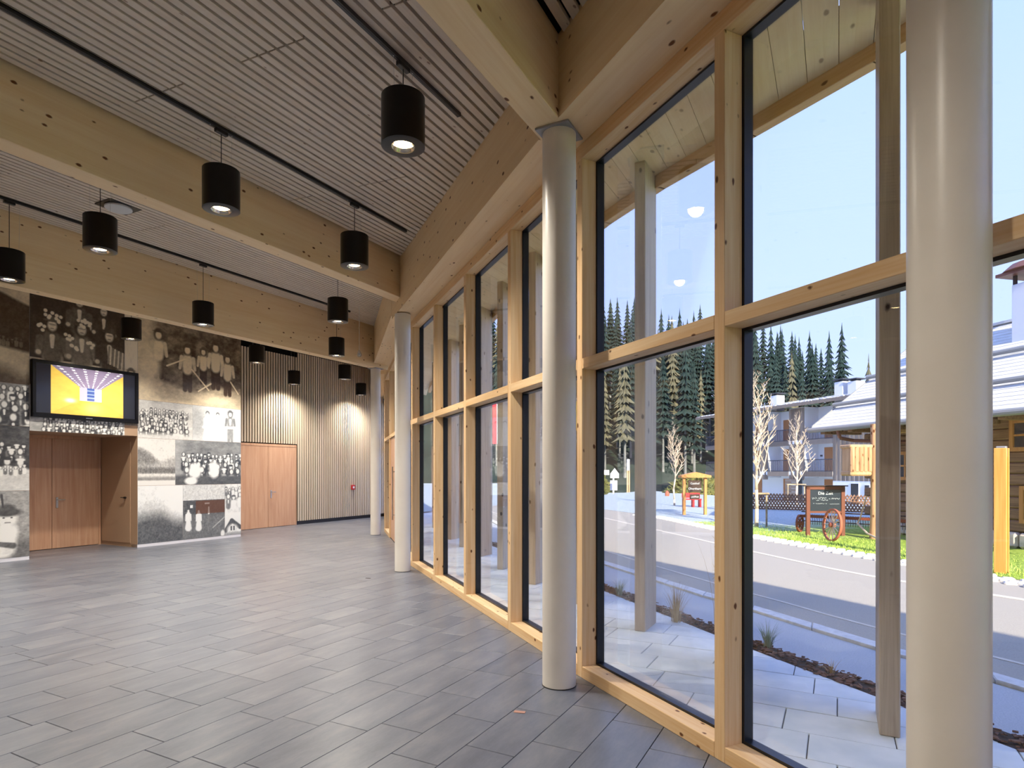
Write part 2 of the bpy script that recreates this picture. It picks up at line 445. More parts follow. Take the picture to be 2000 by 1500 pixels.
# ---- walls out of the frame
def wall(name, p0, p1, th, z0, z1, mat='wall_plaster'):
    (u0, v0), (u1, v1) = p0, p1
    return tag(MB().box(min(u0, u1), max(u0, u1)+(th if u0 == u1 else 0), min(v0, v1), max(v0, v1)+(th if v0 == v1 else 0), z0, z1).build(name, mat, None, (0, 0, 0), ROOM), kind='structure')
wall('wall_rear', (U0-.2, V0), (U0-.2, V1), .2, 0, 5, 'frame_wood_z')
# ---- roof slab above everything (casts the hall's shadow)
edge_xy = [(4.9, -1.2), (3.6, 1.6), (3.0, 3.15), (2.487, 4.233), (1.977, 5.135), (1.443, 6.096), (1.045, 6.965), (.5, 8.45), (-.36, 11.3), (-1.2, 14.2), (-1.95, 17.1), (-2.75, 20.6), (-3.0, 22)]
uedge = polyfun(edge_xy)
vv = [V0, *[UV(*p)[1] for p in edge_xy if UV(*p)[1] > V0+.1], 14.9]
mb = MB()
poly = [(U0-.2, V0-.4)] + [(uedge(x)+.1, x) for x in vv] + [(U0-.2, 14.9)]
mb.prism(poly, 5.02, 5.2)
mb.prism([(ufac(-9)-2.2, -9.0), (uedge(-9)+.1, -9.0), (uedge(V0)+.1, V0-.005), (ufac(V0)-2.2, V0-.405)], 5.02, 5.2)  # unseen canopy wing, added to extend the roof's shadow along the road
tag(mb.build('trim_1', 'wall_plaster', None, (0, 0, 0), ROOM), kind='structure')

# ---- ceiling: black backing and timber slats, tilted bay by bay
ceil = struct('ceiling', (0, 0, 0), ROOM)
PITCH, SW = .095, .068
bays = [(-4.6, vA-.113), (vA+.113, vB-.113), (vB+.113, vC-.11), (vC+.11, V1)]
slat_mesh = {}
for bi, (v0, v1) in enumerate(bays):
    z0, z1 = zceil(v0+.002), zceil(v1-.002); tilt = math.atan2(z1-z0, v1-v0)
    mb = MB()
    pts = [(U0, v0), (ufac_in(v0), v0), (ufac_in((v0+v1)/2), (v0+v1)/2), (ufac_in(v1), v1), (U0, v1)]
    bot = [(p[0], p[1], zceil(min(max(p[1], v0+.002), v1-.002))+.036) for p in pts]
    mb.add(bot + [(a, b, c+.02) for a, b, c in bot], [(0, 1, 2, 3, 4)[::-1], (5, 6, 7, 8, 9)] + [(i, (i+1) % 5, 5+(i+1) % 5, 5+i) for i in range(5)])
    mb.build('ceiling_backing', 'black_felt', ceil)
    n = int((v1-v0-.02)/PITCH); off = v0 + ((v1-v0) - n*PITCH)/2 + PITCH/2
    stuff = MB()
    for k in range(n):
        vv_ = off + k*PITCH
        if bi == 0 and vv_ < -.6 : in_view = False
        else: in_view = bi < 3
        ue = ufac_in(vv_) + .05
        g = (k // 7) % 2
        cuts = [U0, (3.1 if g == 0 else 5.1)-4.0, 3.1 if g == 0 else 5.1]
        if g == 1: cuts = [U0, 1.1, 5.1]
        cuts = [c for c in cuts if c < ue-.3] + [ue]
        if bi == 0: cuts = [U0, ue]
        zc = zceil(vv_)
        for a, b in zip(cuts, cuts[1:]):
            if in_view and b > 1.5:
                L = round(b-a-.012, 3); key = L
                if key not in slat_mesh:
                    o = MB().bbox(-L/2, L/2, -SW/2, SW/2, 0, .034, .002).build('slat', 'slat_wood', None); slat_mesh[key] = o.data; bpy.data.objects.remove(o)
                put('slat', slat_mesh[key], ceil, ((a+b)/2, vv_, zc), (tilt, 0, 0))
            else:
                stuff.box(a, b-.012, vv_-SW/2, vv_+SW/2, zc, zc+.034)
    if stuff.v: tag(stuff.build('slat_field', 'slat_wood', ceil), kind='stuff')

# ---- slatted wall at the far end
wb = struct('wall_back', (0, 0, 0), ROOM)
ub1 = ufac(BACK_V)+.1
D2U0, D2U1, D2Z = 10.60, 12.44, 2.22
MB().box(9.3, ub1, BACK_V, BACK_V+.1, 0, 5).build('wall_core', 'black_felt', wb)
MB().box(D2U1+.02, ub1, BACK_V-.03, BACK_V-.002, 0, .1).build('base_strip', 'black_metal', wb)
ml, msh = {}, None
def vslat(h):
    if h not in ml:
        o = MB().bbox(-.0235, .0235, -.03, 0, 0, h, .002).build('slat', 'wall_slat_wood', None); ml[h] = o.data; bpy.data.objects.remove(o)
    return ml[h]
u = 9.75
while u < ub1-.12:
    if D2U0-.04 < u < D2U1+.05: put('slat', vslat(2.45), wb, (u, BACK_V-.002, D2Z+.05))
    elif u > D2U1: put('slat', vslat(4.75), wb, (u, BACK_V-.002, .1))
    else: put('slat', vslat(4.85), wb, (u, BACK_V-.002, 0))
    u += .0845
# ---- photo wall: front skin on v = 12.2 with the door recess
wl = struct('wall_left', (0, 0, 0), ROOM)
RU0, RU1, RZ, PU1 = 5.416, 7.25, 2.2, 9.625
MB().box(U0, RU0, WALL_V, BACK_V+.1, -.01, 5).box(RU1, PU1, WALL_V, BACK_V+.1, -.01, 5).box(RU0, RU1, WALL_V, BACK_V+.1, RZ, 5).build('wall_core', 'recess_paint', wl)
MB().box(U0, RU0, WALL_V-.004, WALL_V+.2, 0, .06).box(RU1, PU1, WALL_V-.004, WALL_V+.2, 0, .06).build('plinth', 'white_plate', wl)
MB().box(RU0, RU1, BACK_V-.02, BACK_V+.1, 0, RZ).build('recess_back', 'recess_paint', wl)
# flush closet door in the side of the recess
MB().box(RU1-.012, RU1+.01, WALL_V+.22, BACK_V-.1, .08, RZ-.1).build('side_door', 'recess_paint', wl)
mb = MB(); mb.tube((RU1-.012, WALL_V+.36, .98), (RU1-.05, WALL_V+.36, .98), .02, n=10); mb.tube((RU1-.05, WALL_V+.36, .98), (RU1-.05, WALL_V+.47, .98), .009, n=8)
mb.build('side_door_handle', 'black_metal', wl)

# ================================================================== PRINTS painted by code on fine grids
nrng = np.random.default_rng(5)
def vnoise(H, W, cells, seed):
    r = np.random.default_rng(seed); out = np.zeros((H, W)); amp = 1; tot = 0
    for o in range(4):
        c = cells*2**o; g = r.random((c+2, c+2))
        yy = np.linspace(0, c, H); xx = np.linspace(0, c, W)
        y0 = np.floor(yy).astype(int); x0 = np.floor(xx).astype(int); fy = (yy-y0)[:, None]; fx = (xx-x0)[None, :]
        fy = fy*fy*(3-2*fy); fx = fx*fx*(3-2*fx)
        a = g[np.ix_(y0, x0)]*(1-fx)+g[np.ix_(y0, x0+1)]*fx; b = g[np.ix_(y0+1, x0)]*(1-fx)+g[np.ix_(y0+1, x0+1)]*fx
        out += amp*(a*(1-fy)+b*fy); tot += amp; amp *= .6
    return out/tot
class Canvas:
    def __init__(s, W, H, w, h):
        s.W, s.H, s.w, s.h = W, H, w, h
        s.X, s.Y = np.meshgrid(np.linspace(0, w, W), np.linspace(0, h, H))     # Y up from the bottom
        s.a = np.full((H, W), .5)
    def mixin(s, mask, val): s.a = s.a*(1-mask)+val*mask
    def ell(s, x, y, rx, ry, val, soft=.25, rot=0):
        c, n = math.cos(rot), math.sin(rot); dx, dy = s.X-x, s.Y-y
        d = np.sqrt(((dx*c+dy*n)/rx)**2+((-dx*n+dy*c)/ry)**2)
        s.mixin(np.clip((1+soft-d)/(2*soft), 0, 1), val)
    def cap(s, x0, y0, x1, y1, r0, r1, val):
        dx, dy = x1-x0, y1-y0; L2 = dx*dx+dy*dy+1e-9
        t = np.clip(((s.X-x0)*dx+(s.Y-y0)*dy)/L2, 0, 1); r = r0+(r1-r0)*t
        d = np.hypot(s.X-x0-t*dx, s.Y-y0-t*dy)/r
        s.mixin(np.clip((1.25-d)/.5, 0, 1), val)
    def below(s, f, val, soft=.02): s.mixin(np.clip((f-s.Y)/soft+.5, 0, 1), val)
    def rect(s, x0, x1, y0, y1, val):
        s.mixin(((s.X >= x0) & (s.X <= x1) & (s.Y >= y0) & (s.Y <= y1)).astype(float), val)
    def grain(s, amt, cells, seed): s.a = s.a+amt*(vnoise(s.H, s.W, cells, seed)-.5)
    def man(s, x, y, h, coat=.15, shirt=.8, face=.75, hat=None, legs=.15, arm=None):
        s.cap(x-.06*h, y, x-.04*h, y+.45*h, .05*h, .075*h, legs); s.cap(x+.06*h, y, x+.04*h, y+.45*h, .05*h, .075*h, legs)
        s.cap(x, y+.45*h, x, y+.67*h, .11*h, .125*h, coat); s.cap(x, y+.55*h, x, y+.7*h, .035*h, .05*h, shirt)
        s.cap(x-.14*h, y+.72*h, x-.18*h, y+.47*h, .045*h, .035*h, coat*.9); s.cap(x+.14*h, y+.72*h, x+.18*h, y+.47*h, .045*h, .035*h, coat*.9); s.ell(x, y+.9*h, .1*h, .125*h, .12)
        s.ell(x, y+.94*h, .07*h, .055*h, .12); s.ell(x, y+.885*h, .068*h, .085*h, max(face, .82))
        if hat is not None: s.ell(x, y+.965*h, .12*h, .018*h, hat); s.ell(x, y+.99*h, .06*h, .035*h, hat)
    def woman(s, x, y, h, dress=.85, face=.75):
        s.cap(x, y+.05*h, x, y+.55*h, .17*h, .09*h, dress); s.cap(x, y+.5*h, x, y+.76*h, .09*h, .1*h, dress)
        s.cap(x-.12*h, y+.72*h, x-.14*h, y+.42*h, .04*h, .03*h, dress); s.cap(x+.12*h, y+.72*h, x+.14*h, y+.42*h, .04*h, .03*h, dress)
        s.ell(x, y+.94*h, .075*h, .07*h, .2); s.ell(x, y+.89*h, .055*h, .075*h, face)
    def crowd(s, x0, x1, y0, y1, rows, size, seed, light=.85, dark=.15):
        r = random.Random(seed)
        for j in range(rows):
            yy = y1-(y1-y0)*(j+.5)/rows; k = size*(.8+.5*j/max(rows-1, 1)); x = x0+r.random()*k*.5
            while x < x1:
                c = r.choice((dark, dark, .35, light)); yj = yy+r.uniform(-.2, .2)*k
                s.ell(x, yj-.02*k, .27*k, .3*k, dark); s.cap(x, yj-1.1*k, x, yj-.55*k, .28*k, .3*k, c); s.cap(x, yj-.7*k, x, yj-.42*k, .05*k, .08*k, light)
                s.ell(x, yj, .17*k, .22*k, light*r.uniform(.85, 1.05))
                if r.random() < .5: s.ell(x, yj+.18*k, .26*k, .1*k, r.choice((dark, light)))
                x += k*r.uniform(.55, .85)
    def rgb(s, tint):
        s.a = s.a+.16*(vnoise(s.H, s.W, 22, 900+s.W)-.5)+.14*(vnoise(s.H, s.W, 60, 901+s.W)-.5)
        a = np.clip((s.a-.5)*1.25+.55, .01, .98); t = {'sepia': ((.055, .036, .022), (.92, .82, .64)), 'grey': ((.045, .045, .048), (.88, .87, .82)), 'cool': ((.05, .06, .075), (.9, .92, .9)), 'brown': ((.06, .032, .016), (.95, .8, .55))}[tint]
        g = (a**1.55)[..., None]
        return np.array(t[0])*(1-g)+np.array(t[1])*g
def grid_panel(name, rgb, w, h, th, mat, parent, loc, edge='white_plate'):
    H, W, _ = rgb.shape                        # front faces -Y (into the room), local x right = +u
    xs = np.linspace(0, w, W); zs = np.linspace(0, h, H)
    X, Z = np.meshgrid(xs, zs); V = np.stack([X, np.zeros_like(X), Z], -1).reshape(-1, 3)
    i = np.arange(H*W).reshape(H, W)
    Fq = np.stack([i[:-1, :-1], i[:-1, 1:], i[1:, 1:], i[1:, :-1]], -1).reshape(-1, 4)
    rim = [(0, 0), (0, W-1), (H-1, W-1), (H-1, 0)]; base = H*W
    back = np.array([(X[a, b], th, Z[a, b]) for a, b in rim])
    F = [tuple(q) for q in Fq.tolist()]
    c = [int(i[a, b]) for a, b in rim]
    for k in range(4):
        k2 = (k+1) % 4; F.append((c[k2], c[k], base+k, base+k2))
    F.append((base+3, base+2, base+1, base))
    me = bpy.data.meshes.new(name); me.from_pydata(np.vstack([V, back]).tolist(), [], F)
    me.materials.append(MATS[mat]); me.materials.append(MATS[edge])
    mi = [0]*len(Fq)+[1]*5; me.polygons.foreach_set('material_index', mi)
    at = me.color_attributes.new('print', 'FLOAT_COLOR', 'POINT')
    col = np.ones((H*W+4, 4)); col[:H*W, :3] = rgb.reshape(-1, 3); at.data.foreach_set('color', col.ravel())
    return put(name, me, parent, loc)
def canvas(u0, u1, z0, z1, dens=130):
    w, h = u1-u0, z1-z0; return Canvas(max(24, int(w*dens)), max(24, int(h*dens)), w, h)
def hang(cv, tint, u0, z0, label, parent=None, post=None):
    rgb = cv.rgb(tint)
    if post is not None: rgb = post(rgb)
    o = grid_panel('photo_panel', rgb, cv.w, cv.h, .006, 'photo_print', wl, (u0, WALL_V-.008, z0)); o['label'] = label
# positions on the photo wall (u along the wall, z height)
def zat(y, u): # height on the wall for a photo row
    x_, y_ = XY(u, WALL_V); return CAM_H+(HOR-y)*y_/F_PX
L0 = 3.6; TOP = 4.75
# left column of pictures
c = canvas(L0, RU0, 2.98, TOP); c.a[:] = .72; c.grain(.25, 5, 1)
c.below(1.52+.25*np.sin((c.X)*1.6+1.0), .16, .05); c.below(.86+.1*np.sin(c.X*2.2+.6), .12, .12); c.grain(.1, 9, 2)
c.below(.62-.12*(c.X-1.2), .72, .06); c.below(.20+.30*np.clip(1.6-c.X, -1, 1), .2, .25); c.crowd(1.2, 1.7, .62, .85, 1, .12, 4, .3, .1)
hang(c, 'brown', L0, 2.98, 'sepia photograph of a dark hill over pale fields')
c = canvas(L0, RU0, 2.27, 2.975); c.a[:] = .45; c.crowd(0, c.w, .05, .72, 4, .21, 8, .95, .12); c.grain(.2, 20, 9)
hang(c, 'grey', L0, 2.27, 'black and white photograph of a crowd wearing flowers')
c = canvas(L0, RU0, 1.18, 2.265); c.a[:] = .16; c.grain(.15, 6, 3); c.crowd(0, c.w, .42, .82, 3, .2, 12, .9, .1)
c.below(.34+.06*np.sin(c.X*5), .72, .05); c.crowd(0, c.w, .33, .45, 1, .12, 13, .9, .3); c.grain(.14, 20, 4)
hang(c, 'grey', L0, 1.18, 'dark photograph of people gathered on a slope')
c = canvas(L0, RU0, .06, 1.175); c.a[:] = .5; c.grain(.2, 30, 6); c.below(.3, .3, .2); c.a += .18*(vnoise(c.H, c.W, 40, 7)-.5)
c.below(.95, c.a, .01); c.ell(.7, 1.05, .6, .12, .2)
bx = 1.52
c.cap(bx-.1, .2, bx-.02, .44, .2, .15, .92); c.cap(bx-.3, .18, bx-.02, .12, .08, .07, .8); c.cap(bx-.12, .24, bx+.06, .2, .04, .05, .25)
c.ell(bx-.02, .66, .14, .15, .85); c.ell(bx-.02, .76, .2, .07, .18); c.ell(bx-.02, .81, .12, .09, .2); c.cap(bx-.08, .85, bx-.1, 1.05, .012, .018, .15)
c.ell(bx-.07, .67, .018, .012, .2); c.ell(bx+.04, .67, .018, .012, .2); c.cap(bx-.05, .59, bx+.02, .59, .01, .01, .4)
hang(c, 'grey', L0, .06, 'light photograph of a child in a feathered hat on grass')
# musicians with accordion
c = canvas(RU0+.005, 7.0, 3.0, TOP); c.a[:] = .1; c.grain(.08, 6, 21)
for (x, hh, hat) in ((.30, 1.15, .2), (.78, 1.0, .15), (1.22, .95, .2)):
    c.cap(x, .05, x+.02, .3, .09, .08, .75)
def seated(x, y, k, coat, leg, hat):
    c.cap(x-.12*k, y-.45*k, x-.08*k, y-.02*k, .07*k, .1*k, leg); c.cap(x+.16*k, y-.47*k, x+.1*k, y-.02*k, .06*k, .1*k, leg)
    c.cap(x, y, x, y+.38*k, .19*k, .17*k, coat); c.cap(x-.22*k, y+.35*k, x-.25*k, y+.05*k, .075*k, .065*k, coat); c.cap(x+.22*k, y+.35*k, x+.28*k, y+.05*k, .075*k, .065*k, coat)
    c.cap(x, y+.2*k, x, y+.42*k, .03*k, .05*k, .8); c.ell(x, y+.66*k, .14*k, .17*k, .08); c.ell(x, y+.64*k, .085*k, .11*k, .78); c.ell(x, y+.665*k, .07*k, .02*k, .5); c.ell(x, y+.58*k, .04*k, .015*k, .45)
    c.ell(x, y+.745*k, .17*k, .03*k, hat); c.ell(x, y+.79*k, .1*k, .05*k, hat); c.ell(x-.25*k, y+.06*k, .05*k, .05*k, .7); c.ell(x+.28*k, y+.06*k, .05*k, .05*k, .7)
c.rect(0, 1.6, .42, .47, .72)
seated(.78, 1.1, .75, .25, .1, .3); seated(1.2, 1.05, .7, .16, .1, .2); seated(.34, .52, .85, .28, .78, .25); seated(.82, .52, .88, .35, .72, .22); seated(1.3, .5, .86, .16, .6, .18)
for x, y in ((.3, 1.25), (.42, 1.2), (.8, 1.2), (.92, 1.25), (.62, .9), (.98, .82), (.7, .75), (.15, 1.0)): 
    for q in range(5): c.ell(x+nrng.uniform(-.07, .07), y+nrng.uniform(-.06, .06), .03, .03, .9)
for q in range(9): c.cap(1.28+q*.035, .55-.012*q, 1.3+q*.035, .86-.012*q, .016, .016, .75 if q % 2 else .4)
hang(c, 'sepia', RU0+.005, 3.0, 'dark sepia photograph of seated musicians with an accordion')
c = canvas(7.005, RU1, 2.4, TOP); c.a[:] = .85; c.grain(.2, 6, 31); c.below(.95, .3, .4); c.man(.12, .35, .75, .7, .9, .8, .3, .8); c.below(1.9, c.a, .01)
hang(c, 'sepia', 7.005, 2.4, 'narrow pale strip of a photograph above the door')
c = canvas(RU0+.005, 7.0, 2.2, 2.995, 80); c.a[:] = .55; c.grain(.3, 14, 41); c.crowd(.2, c.w, .0, .36, 4, .11, 42, .95, .08)
hang(c, 'grey', RU0+.005, 2.2, 'photograph of a dense crowd on the lintel below the screen')
# right block of pictures
g0 = RU1+.005; GM = 8.42
c = canvas(g0, PU1, 2.93, TOP); c.a[:] = .33; c.grain(.5, 14, 51); c.a -= .05
c.below(.36+.08*np.sin(c.X*4), .6, .1); c.grain(.22, 26, 52); c.mixin(np.clip((.55-c.X)/.35, 0, 1)*.8, .85)
for (x, y, hh, sh) in ((.42, .5, .95, .8), (1.05, .3, .95, .8), (1.42, .5, .75, .85), (1.72, .42, 1.0, .92), (2.02, .3, .9, .85)):
    c.man(x, y, hh, sh, sh, .6, .2, .1)
for x0, y0, x1, y1 in ((.6, .75, 1.0, .95), (1.15, .75, 1.55, .35), (1.6, .5, 1.3, .3), (2.1, .6, 2.3, .35)): c.cap(x0, y0, x1, y1, .018, .014, .85)
c.ell(1.75, .12, .45, .12, .85, .5); c.ell(.3, .7, .16, .3, .8, .5); c.below(.06, .75, .08)
hang(c, 'brown', g0, 2.93, 'warm sepia photograph of men working with rakes')
c = canvas(g0, GM, 2.17, 2.925); c.a[:] = .72; c.grain(.25, 6, 61); c.crowd(.05, c.w-.1, .12, .62, 5, .14, 62, .97, .15); c.below(.1, .8, .1)
hang(c, 'grey', g0, 2.17, 'pale photograph of a large crowd sitting outdoors')
c = canvas(GM+.005, PU1, 2.17, 2.925); c.a[:] = .9; c.grain(.12, 8, 71); c.ell(.1, .4, .25, .4, .6, .6)
c.woman(.35, .05, .6, .97, .85); c.woman(.6, .06, .58, .95, .85); c.man(.92, .02, .68, .45, .9, .75, .3, .5); c.cap(.25, .3, 1.1, .33, .03, .03, .98)
hang(c, 'cool', GM+.005, 2.17, 'washed-out photograph of figures in white beside a dark figure')
JM = 8.03
c = canvas(g0, JM, 1.22, 2.165); c.a[:] = .88; c.grain(.1, 5, 81)
c.below(.75-.55*c.X+.05*np.sin(c.X*9), .42, .1); c.below(.42+.32*(c.X-.25)*(c.X > .25), .6, .12); c.below(.36, .35, .06); c.below(.24, .82, .03); c.grain(.35, 30, 82); c.below(.17, .45, .05); c.below(.1, .9, .02)
hang(c, 'grey', g0, 1.22, 'photograph of a misty valley below steep mountains')
c = canvas(JM+.005, PU1, 1.22, 2.165, 110); c.a[:] = .4; c.grain(.3, 5, 91); c.mixin(np.clip((.25-c.X)/.2, 0, 1)*.4, .75)
c.crowd(.15, c.w, .25, .68, 4, .19, 92, .96, .1); c.below(.2, .2, .08); c.ell(.45, .3, .14, .16, .95); c.ell(.9, .32, .12, .18, .95); c.ell(.35, .08, .14, .08, .95)
hang(c, 'cool', JM+.005, 1.22, 'group photograph of people in rows, several in white dresses')
MM = 8.2; NM = 9.2
c = canvas(g0, MM, .062, 1.215); c.a[:] = .86; c.grain(.18, 4, 101); c.below(.72+.1*c.X, .62, .3); c.below(.5+.06*np.sin(c.X*4), .22, .25); c.grain(.22, 40, 102); c.ell(.9, .9, .3, .4, .95, .6)
hang(c, 'cool', g0, .062, 'photograph of a sloping meadow fading into pale haze')
c = canvas(MM+.005, NM, .062, 1.215); c.a[:] = .22; c.grain(.2, 30, 111); c.rect(0, c.w, .82, 1.2, .72); c.grain(.2, 40, 112); c.rect(0, c.w, .8, .82, .2); c.rect(.08, c.w, .52, .8, .16)
c.below(.5+.02*c.X, .3, .08); c.grain(.15, 40, 113); c.rect(.16, .22, .66, .72, .8); c.cap(.6, .52, .6, .66, .02, .012, .9); c.rect(.5, .62, .73, .76, .85)
c.woman(.12, .22, .42, .95, .85); c.woman(.36, .2, .42, .95, .85); c.cap(.7, .2, c.w, .42, .012, .012, .55); c.ell(.95*c.w, .05, .05, .08, .85)
def redden(rgb):
    m = np.zeros(rgb.shape[:2]); H, W = m.shape; m[int(.46*H):int(.7*H), int(.3*W):] = 1
    return rgb*(1-m[..., None])+np.array((.11, .045, .025))*m[..., None]+rgb*m[..., None]*.25
hang(c, 'cool', MM+.005, .062, 'photograph of two girls in white before a dark barn', post=redden)
c = canvas(NM+.005, PU1, .062, 1.215); c.a[:] = .82; c.grain(.35, 10, 121); c.ell(.22, .92, .2, .12, .35, .5); c.crowd(0, c.w, .8, 1.12, 2, .16, 122, .9, .25); c.below(.5, .93, .03)
c.cap(.02, .1, .18, .32, .05, .05, .18); c.cap(.18, .32, .4, .16, .05, .05, .18); c.ell(.2, .12, .14, .12, .8); c.rect(.15, .19, .1, .2, .2); c.rect(.22, .26, .1, .2, .2); c.below(.06, .5, .05)
hang(c, 'cool', NM+.005, .062, 'photograph of a house gable below figures in snow')

# ================================================================== DOORS
def lever(parent, x, y, z, d=1):
    mb = MB(); mb.bbox(x-.02, x+.02, y-.012, y, z-.16, z+.05, .004); mb.tube((x, y-.01, z), (x, y-.055, z), .009, n=8); mb.tube((x, y-.055, z), (x+.12*d, y-.055, z), .009, n=8)
    return mb.build('handle', 'steel', parent, smooth=40)
d1 = struct('door_1', (0, 0, 0), ROOM)
mb = MB(); yb = BACK_V-.02
mb.box(RU0+.0, RU0+.05, yb-.05, yb, 0, RZ-.03).box(RU1-.06, RU1-.013, yb-.05, yb, 0, RZ-.03).box(RU0, RU1-.013, yb-.05, yb, RZ-.06, RZ-.001).build('door_frame', 'door_wood', d1)
l1 = MB().bbox(RU0+.052, 6.343, yb-.045, yb-.003, .008, RZ-.063, .003).build('door_leaf', 'door_wood', d1)
l2 = MB().bbox(6.349, RU1-.062, yb-.045, yb-.003, .008, RZ-.063, .003).build('door_leaf', 'door_wood', d1)
lever(l2, 6.43, yb-.045, .95)
d2 = struct('door_2', (0, 0, 0), ROOM); yb = BACK_V-.002
MB().box(D2U0, D2U0+.03, yb-.055, yb, 0, D2Z).box(D2U1-.03, D2U1, yb-.055, yb, 0, D2Z).box(D2U0, D2U1, yb-.055, yb, D2Z-.04, D2Z+.02).build('door_frame', 'door_wood', d2)
MB().bbox(D2U0+.032, 11.465, yb-.05, yb-.003, .008, D2Z-.043, .003).build('door_leaf', 'door_wood', d2)
l2 = MB().bbox(11.471, D2U1-.032, yb-.05, yb-.003, .008, D2Z-.043, .003).build('door_leaf', 'door_wood', d2)
lever(l2, 11.56, yb-.05, .95)
# ================================================================== FACADE
wr = struct('wall_right')
MW, MD = .075, .12
HEAD, BEAMB, T0, T1, SILL = 3.775, 3.885, 2.245, 2.322, .085
wn = 0
mull = MB().bbox(0, MW, 0, MD, 0, HEAD, .003).build('mullion', 'frame_wood_z', None); mull_me = mull.data; bpy.data.objects.remove(mull)
def ring(mb, x0, x1, z0, z1, w, y0, y1):
    mb.box(x0, x0+w, y0, y1, z0, z1); mb.box(x1-w, x1, y0, y1, z0, z1); mb.box(x0+w, x1-w, y0, y1, z0, z0+w); mb.box(x0+w, x1-w, y0, y1, z1-w, z1)
def bay(near, far, npan, door=None, first=True):
    """panels from the far corner towards the near one; local x runs far->near, local y outwards"""
    global wn
    d, L = unit(far, near); a = math.atan2(d.y, d.x); s = L/npan
    for k in range(npan):
        o = (far[0]+d.x*s*k, far[1]+d.y*s*k)
        wn += 1
        put('mullion', mull_me, wr, (*o, 0), a)
        W = struct('window_%d' % wn, (*o, 0), a)
        def member(nm, z0, z1, x0=MW+.0005, x1=s-.0005, y1=MD):
            MB().bbox(-(x1-x0)/2, (x1-x0)/2, 0, y1, 0, z1-z0, .003).build(nm, 'frame_wood_x', wr, (o[0]+d.x*(x0+x1)/2, o[1]+d.y*(x0+x1)/2, z0), a)
        dr = door == k
        if not dr: member('sill', 0, SILL)
        member('transom', T0, T1)
        for lo, hi in ((0 if dr else SILL, T0), (T1, HEAD)):
            if dr and lo == 0: continue
            mb = MB(); ring(mb, MW-.03, s+.03, lo-.03, hi+.03, .044, MD+.001, MD+.06); mb.build('frame', 'dark_frame', W)
            MB().box(MW+.006, s-.006, MD+.026, MD+.034, lo+.006, hi-.006).build('pane', 'window_glass', W)
        if dr:
            MB().bbox(MW+.005, s-.005, .03, .09, .01, T0-.005, .004).build('door_leaf', 'door_wood', W)
            mb = MB(); mb.tube((s-.14, .03, .6), (s-.14, -.03, .6), .01, n=8).tube((s-.14, .03, 1.5), (s-.14, -.03, 1.5), .01, n=8).tube((s-.14, -.03, .5), (s-.14, -.03, 1.6), .014, n=8); mb.build('pull_handle', 'steel', W)
    # head rail and edge beam over the whole bay
    MB().bbox(-L/2, L/2, 0, MD+.04, 0, BEAMB-HEAD, .003).build('head_rail', 'frame_wood_x', wr, ((far[0]+near[0])/2, (far[1]+near[1])/2, HEAD), a)
    return d, L, a
facs = {}
facs[1] = bay(KN, K2, 6); facs[2] = bay(K2, K3, 4); facs[3] = bay(K3, K4, 4, door=1); facs[4] = bay(K4, K5, 4)
facs[5] = bay(XY(U0, UV(*KN)[1]), KN, 11)      # assumed glazed side, out of view, added to light the beams from the front
for q in range(2): tag(MB().bbox(-.08, .08, -.08, .08, 0, 5.02, .005).build('added_canopy_post', 'frame_wood_z', None, (*XY(ufac(-8.6)-1.9+q*1.9, -8.6), 0), ROOM), 'timber post of the added canopy behind the camera', 'post', 'posts of the added canopy behind the camera')  # posts for the canopy wing that was added for its shadow
MB().bbox(-(UV(*KN)[0]-U0)/2, (UV(*KN)[0]-U0)/2, -.1, .1, BEAMB, 5.0, .004).build('lintel_beam', 'beam_wood', wr, (*XY((UV(*KN)[0]+U0)/2, UV(*KN)[1]), 0), ROOM)
def edge_beam(near, far, zb_far, zb_near, label, top=4.99):
    d, L = unit(far, near); a = math.atan2(d.y, d.x); o = ((far[0]+near[0])/2, (far[1]+near[1])/2)
    mb = MB(); y0, y1, e = -.309, .16, .12
    mb.add([(-L/2-e*0, y0, zb_far), (L/2, y0, zb_near), (L/2, y1, zb_near), (-L/2, y1, zb_far), (-L/2, y0, top), (L/2, y0, top), (L/2, y1, top), (-L/2, y1, top)],
           [(3, 2, 1, 0), (4, 5, 6, 7), (0, 1, 5, 4), (1, 2, 6, 5), (2, 3, 7, 6), (3, 0, 4, 7)])
    return tag(mb.build('edge_beam', 'beam_wood', None, (*o, 0), a), label, 'beam', 'edge beams over the glass front')
edge_beam(KN, K2, BEAMB, BEAMB, 'timber edge beam over the nearest glass panels, right of the second column')
edge_beam(K2, K3, BEAMB, BEAMB, 'timber edge beam over the glass between the second and third columns')
edge_beam(K3, K4, 4.06, 3.945, 'timber edge beam over the glass beyond the third column')
edge_beam(K4, K5, 3.945, 3.945, 'timber edge beam beyond the farthest column, ending at the slatted wall')
def cross_beam(v, hw, zb, label):
    u1 = ufac(v)-.05; mb = MB(); mb.bbox((U0-u1)/2, (u1-U0)/2, -hw, hw, 0, 5.0-zb, .004)
    cx, cy = XY((U0+u1)/2, v)
    return tag(mb.build('ceiling_beam', 'beam_wood', None, (cx, cy, zb), ROOM), label, 'beam', 'glulam beams across the ceiling')
cross_beam(vA, .113, 3.886, 'pale glulam ceiling beam resting on the second column, nearest in view')
cross_beam(vB, .11, 4.067, 'knotty glulam ceiling beam running to the third column')
cross_beam(vC, .11, 3.946, 'deep glulam ceiling beam in front of the photo wall')
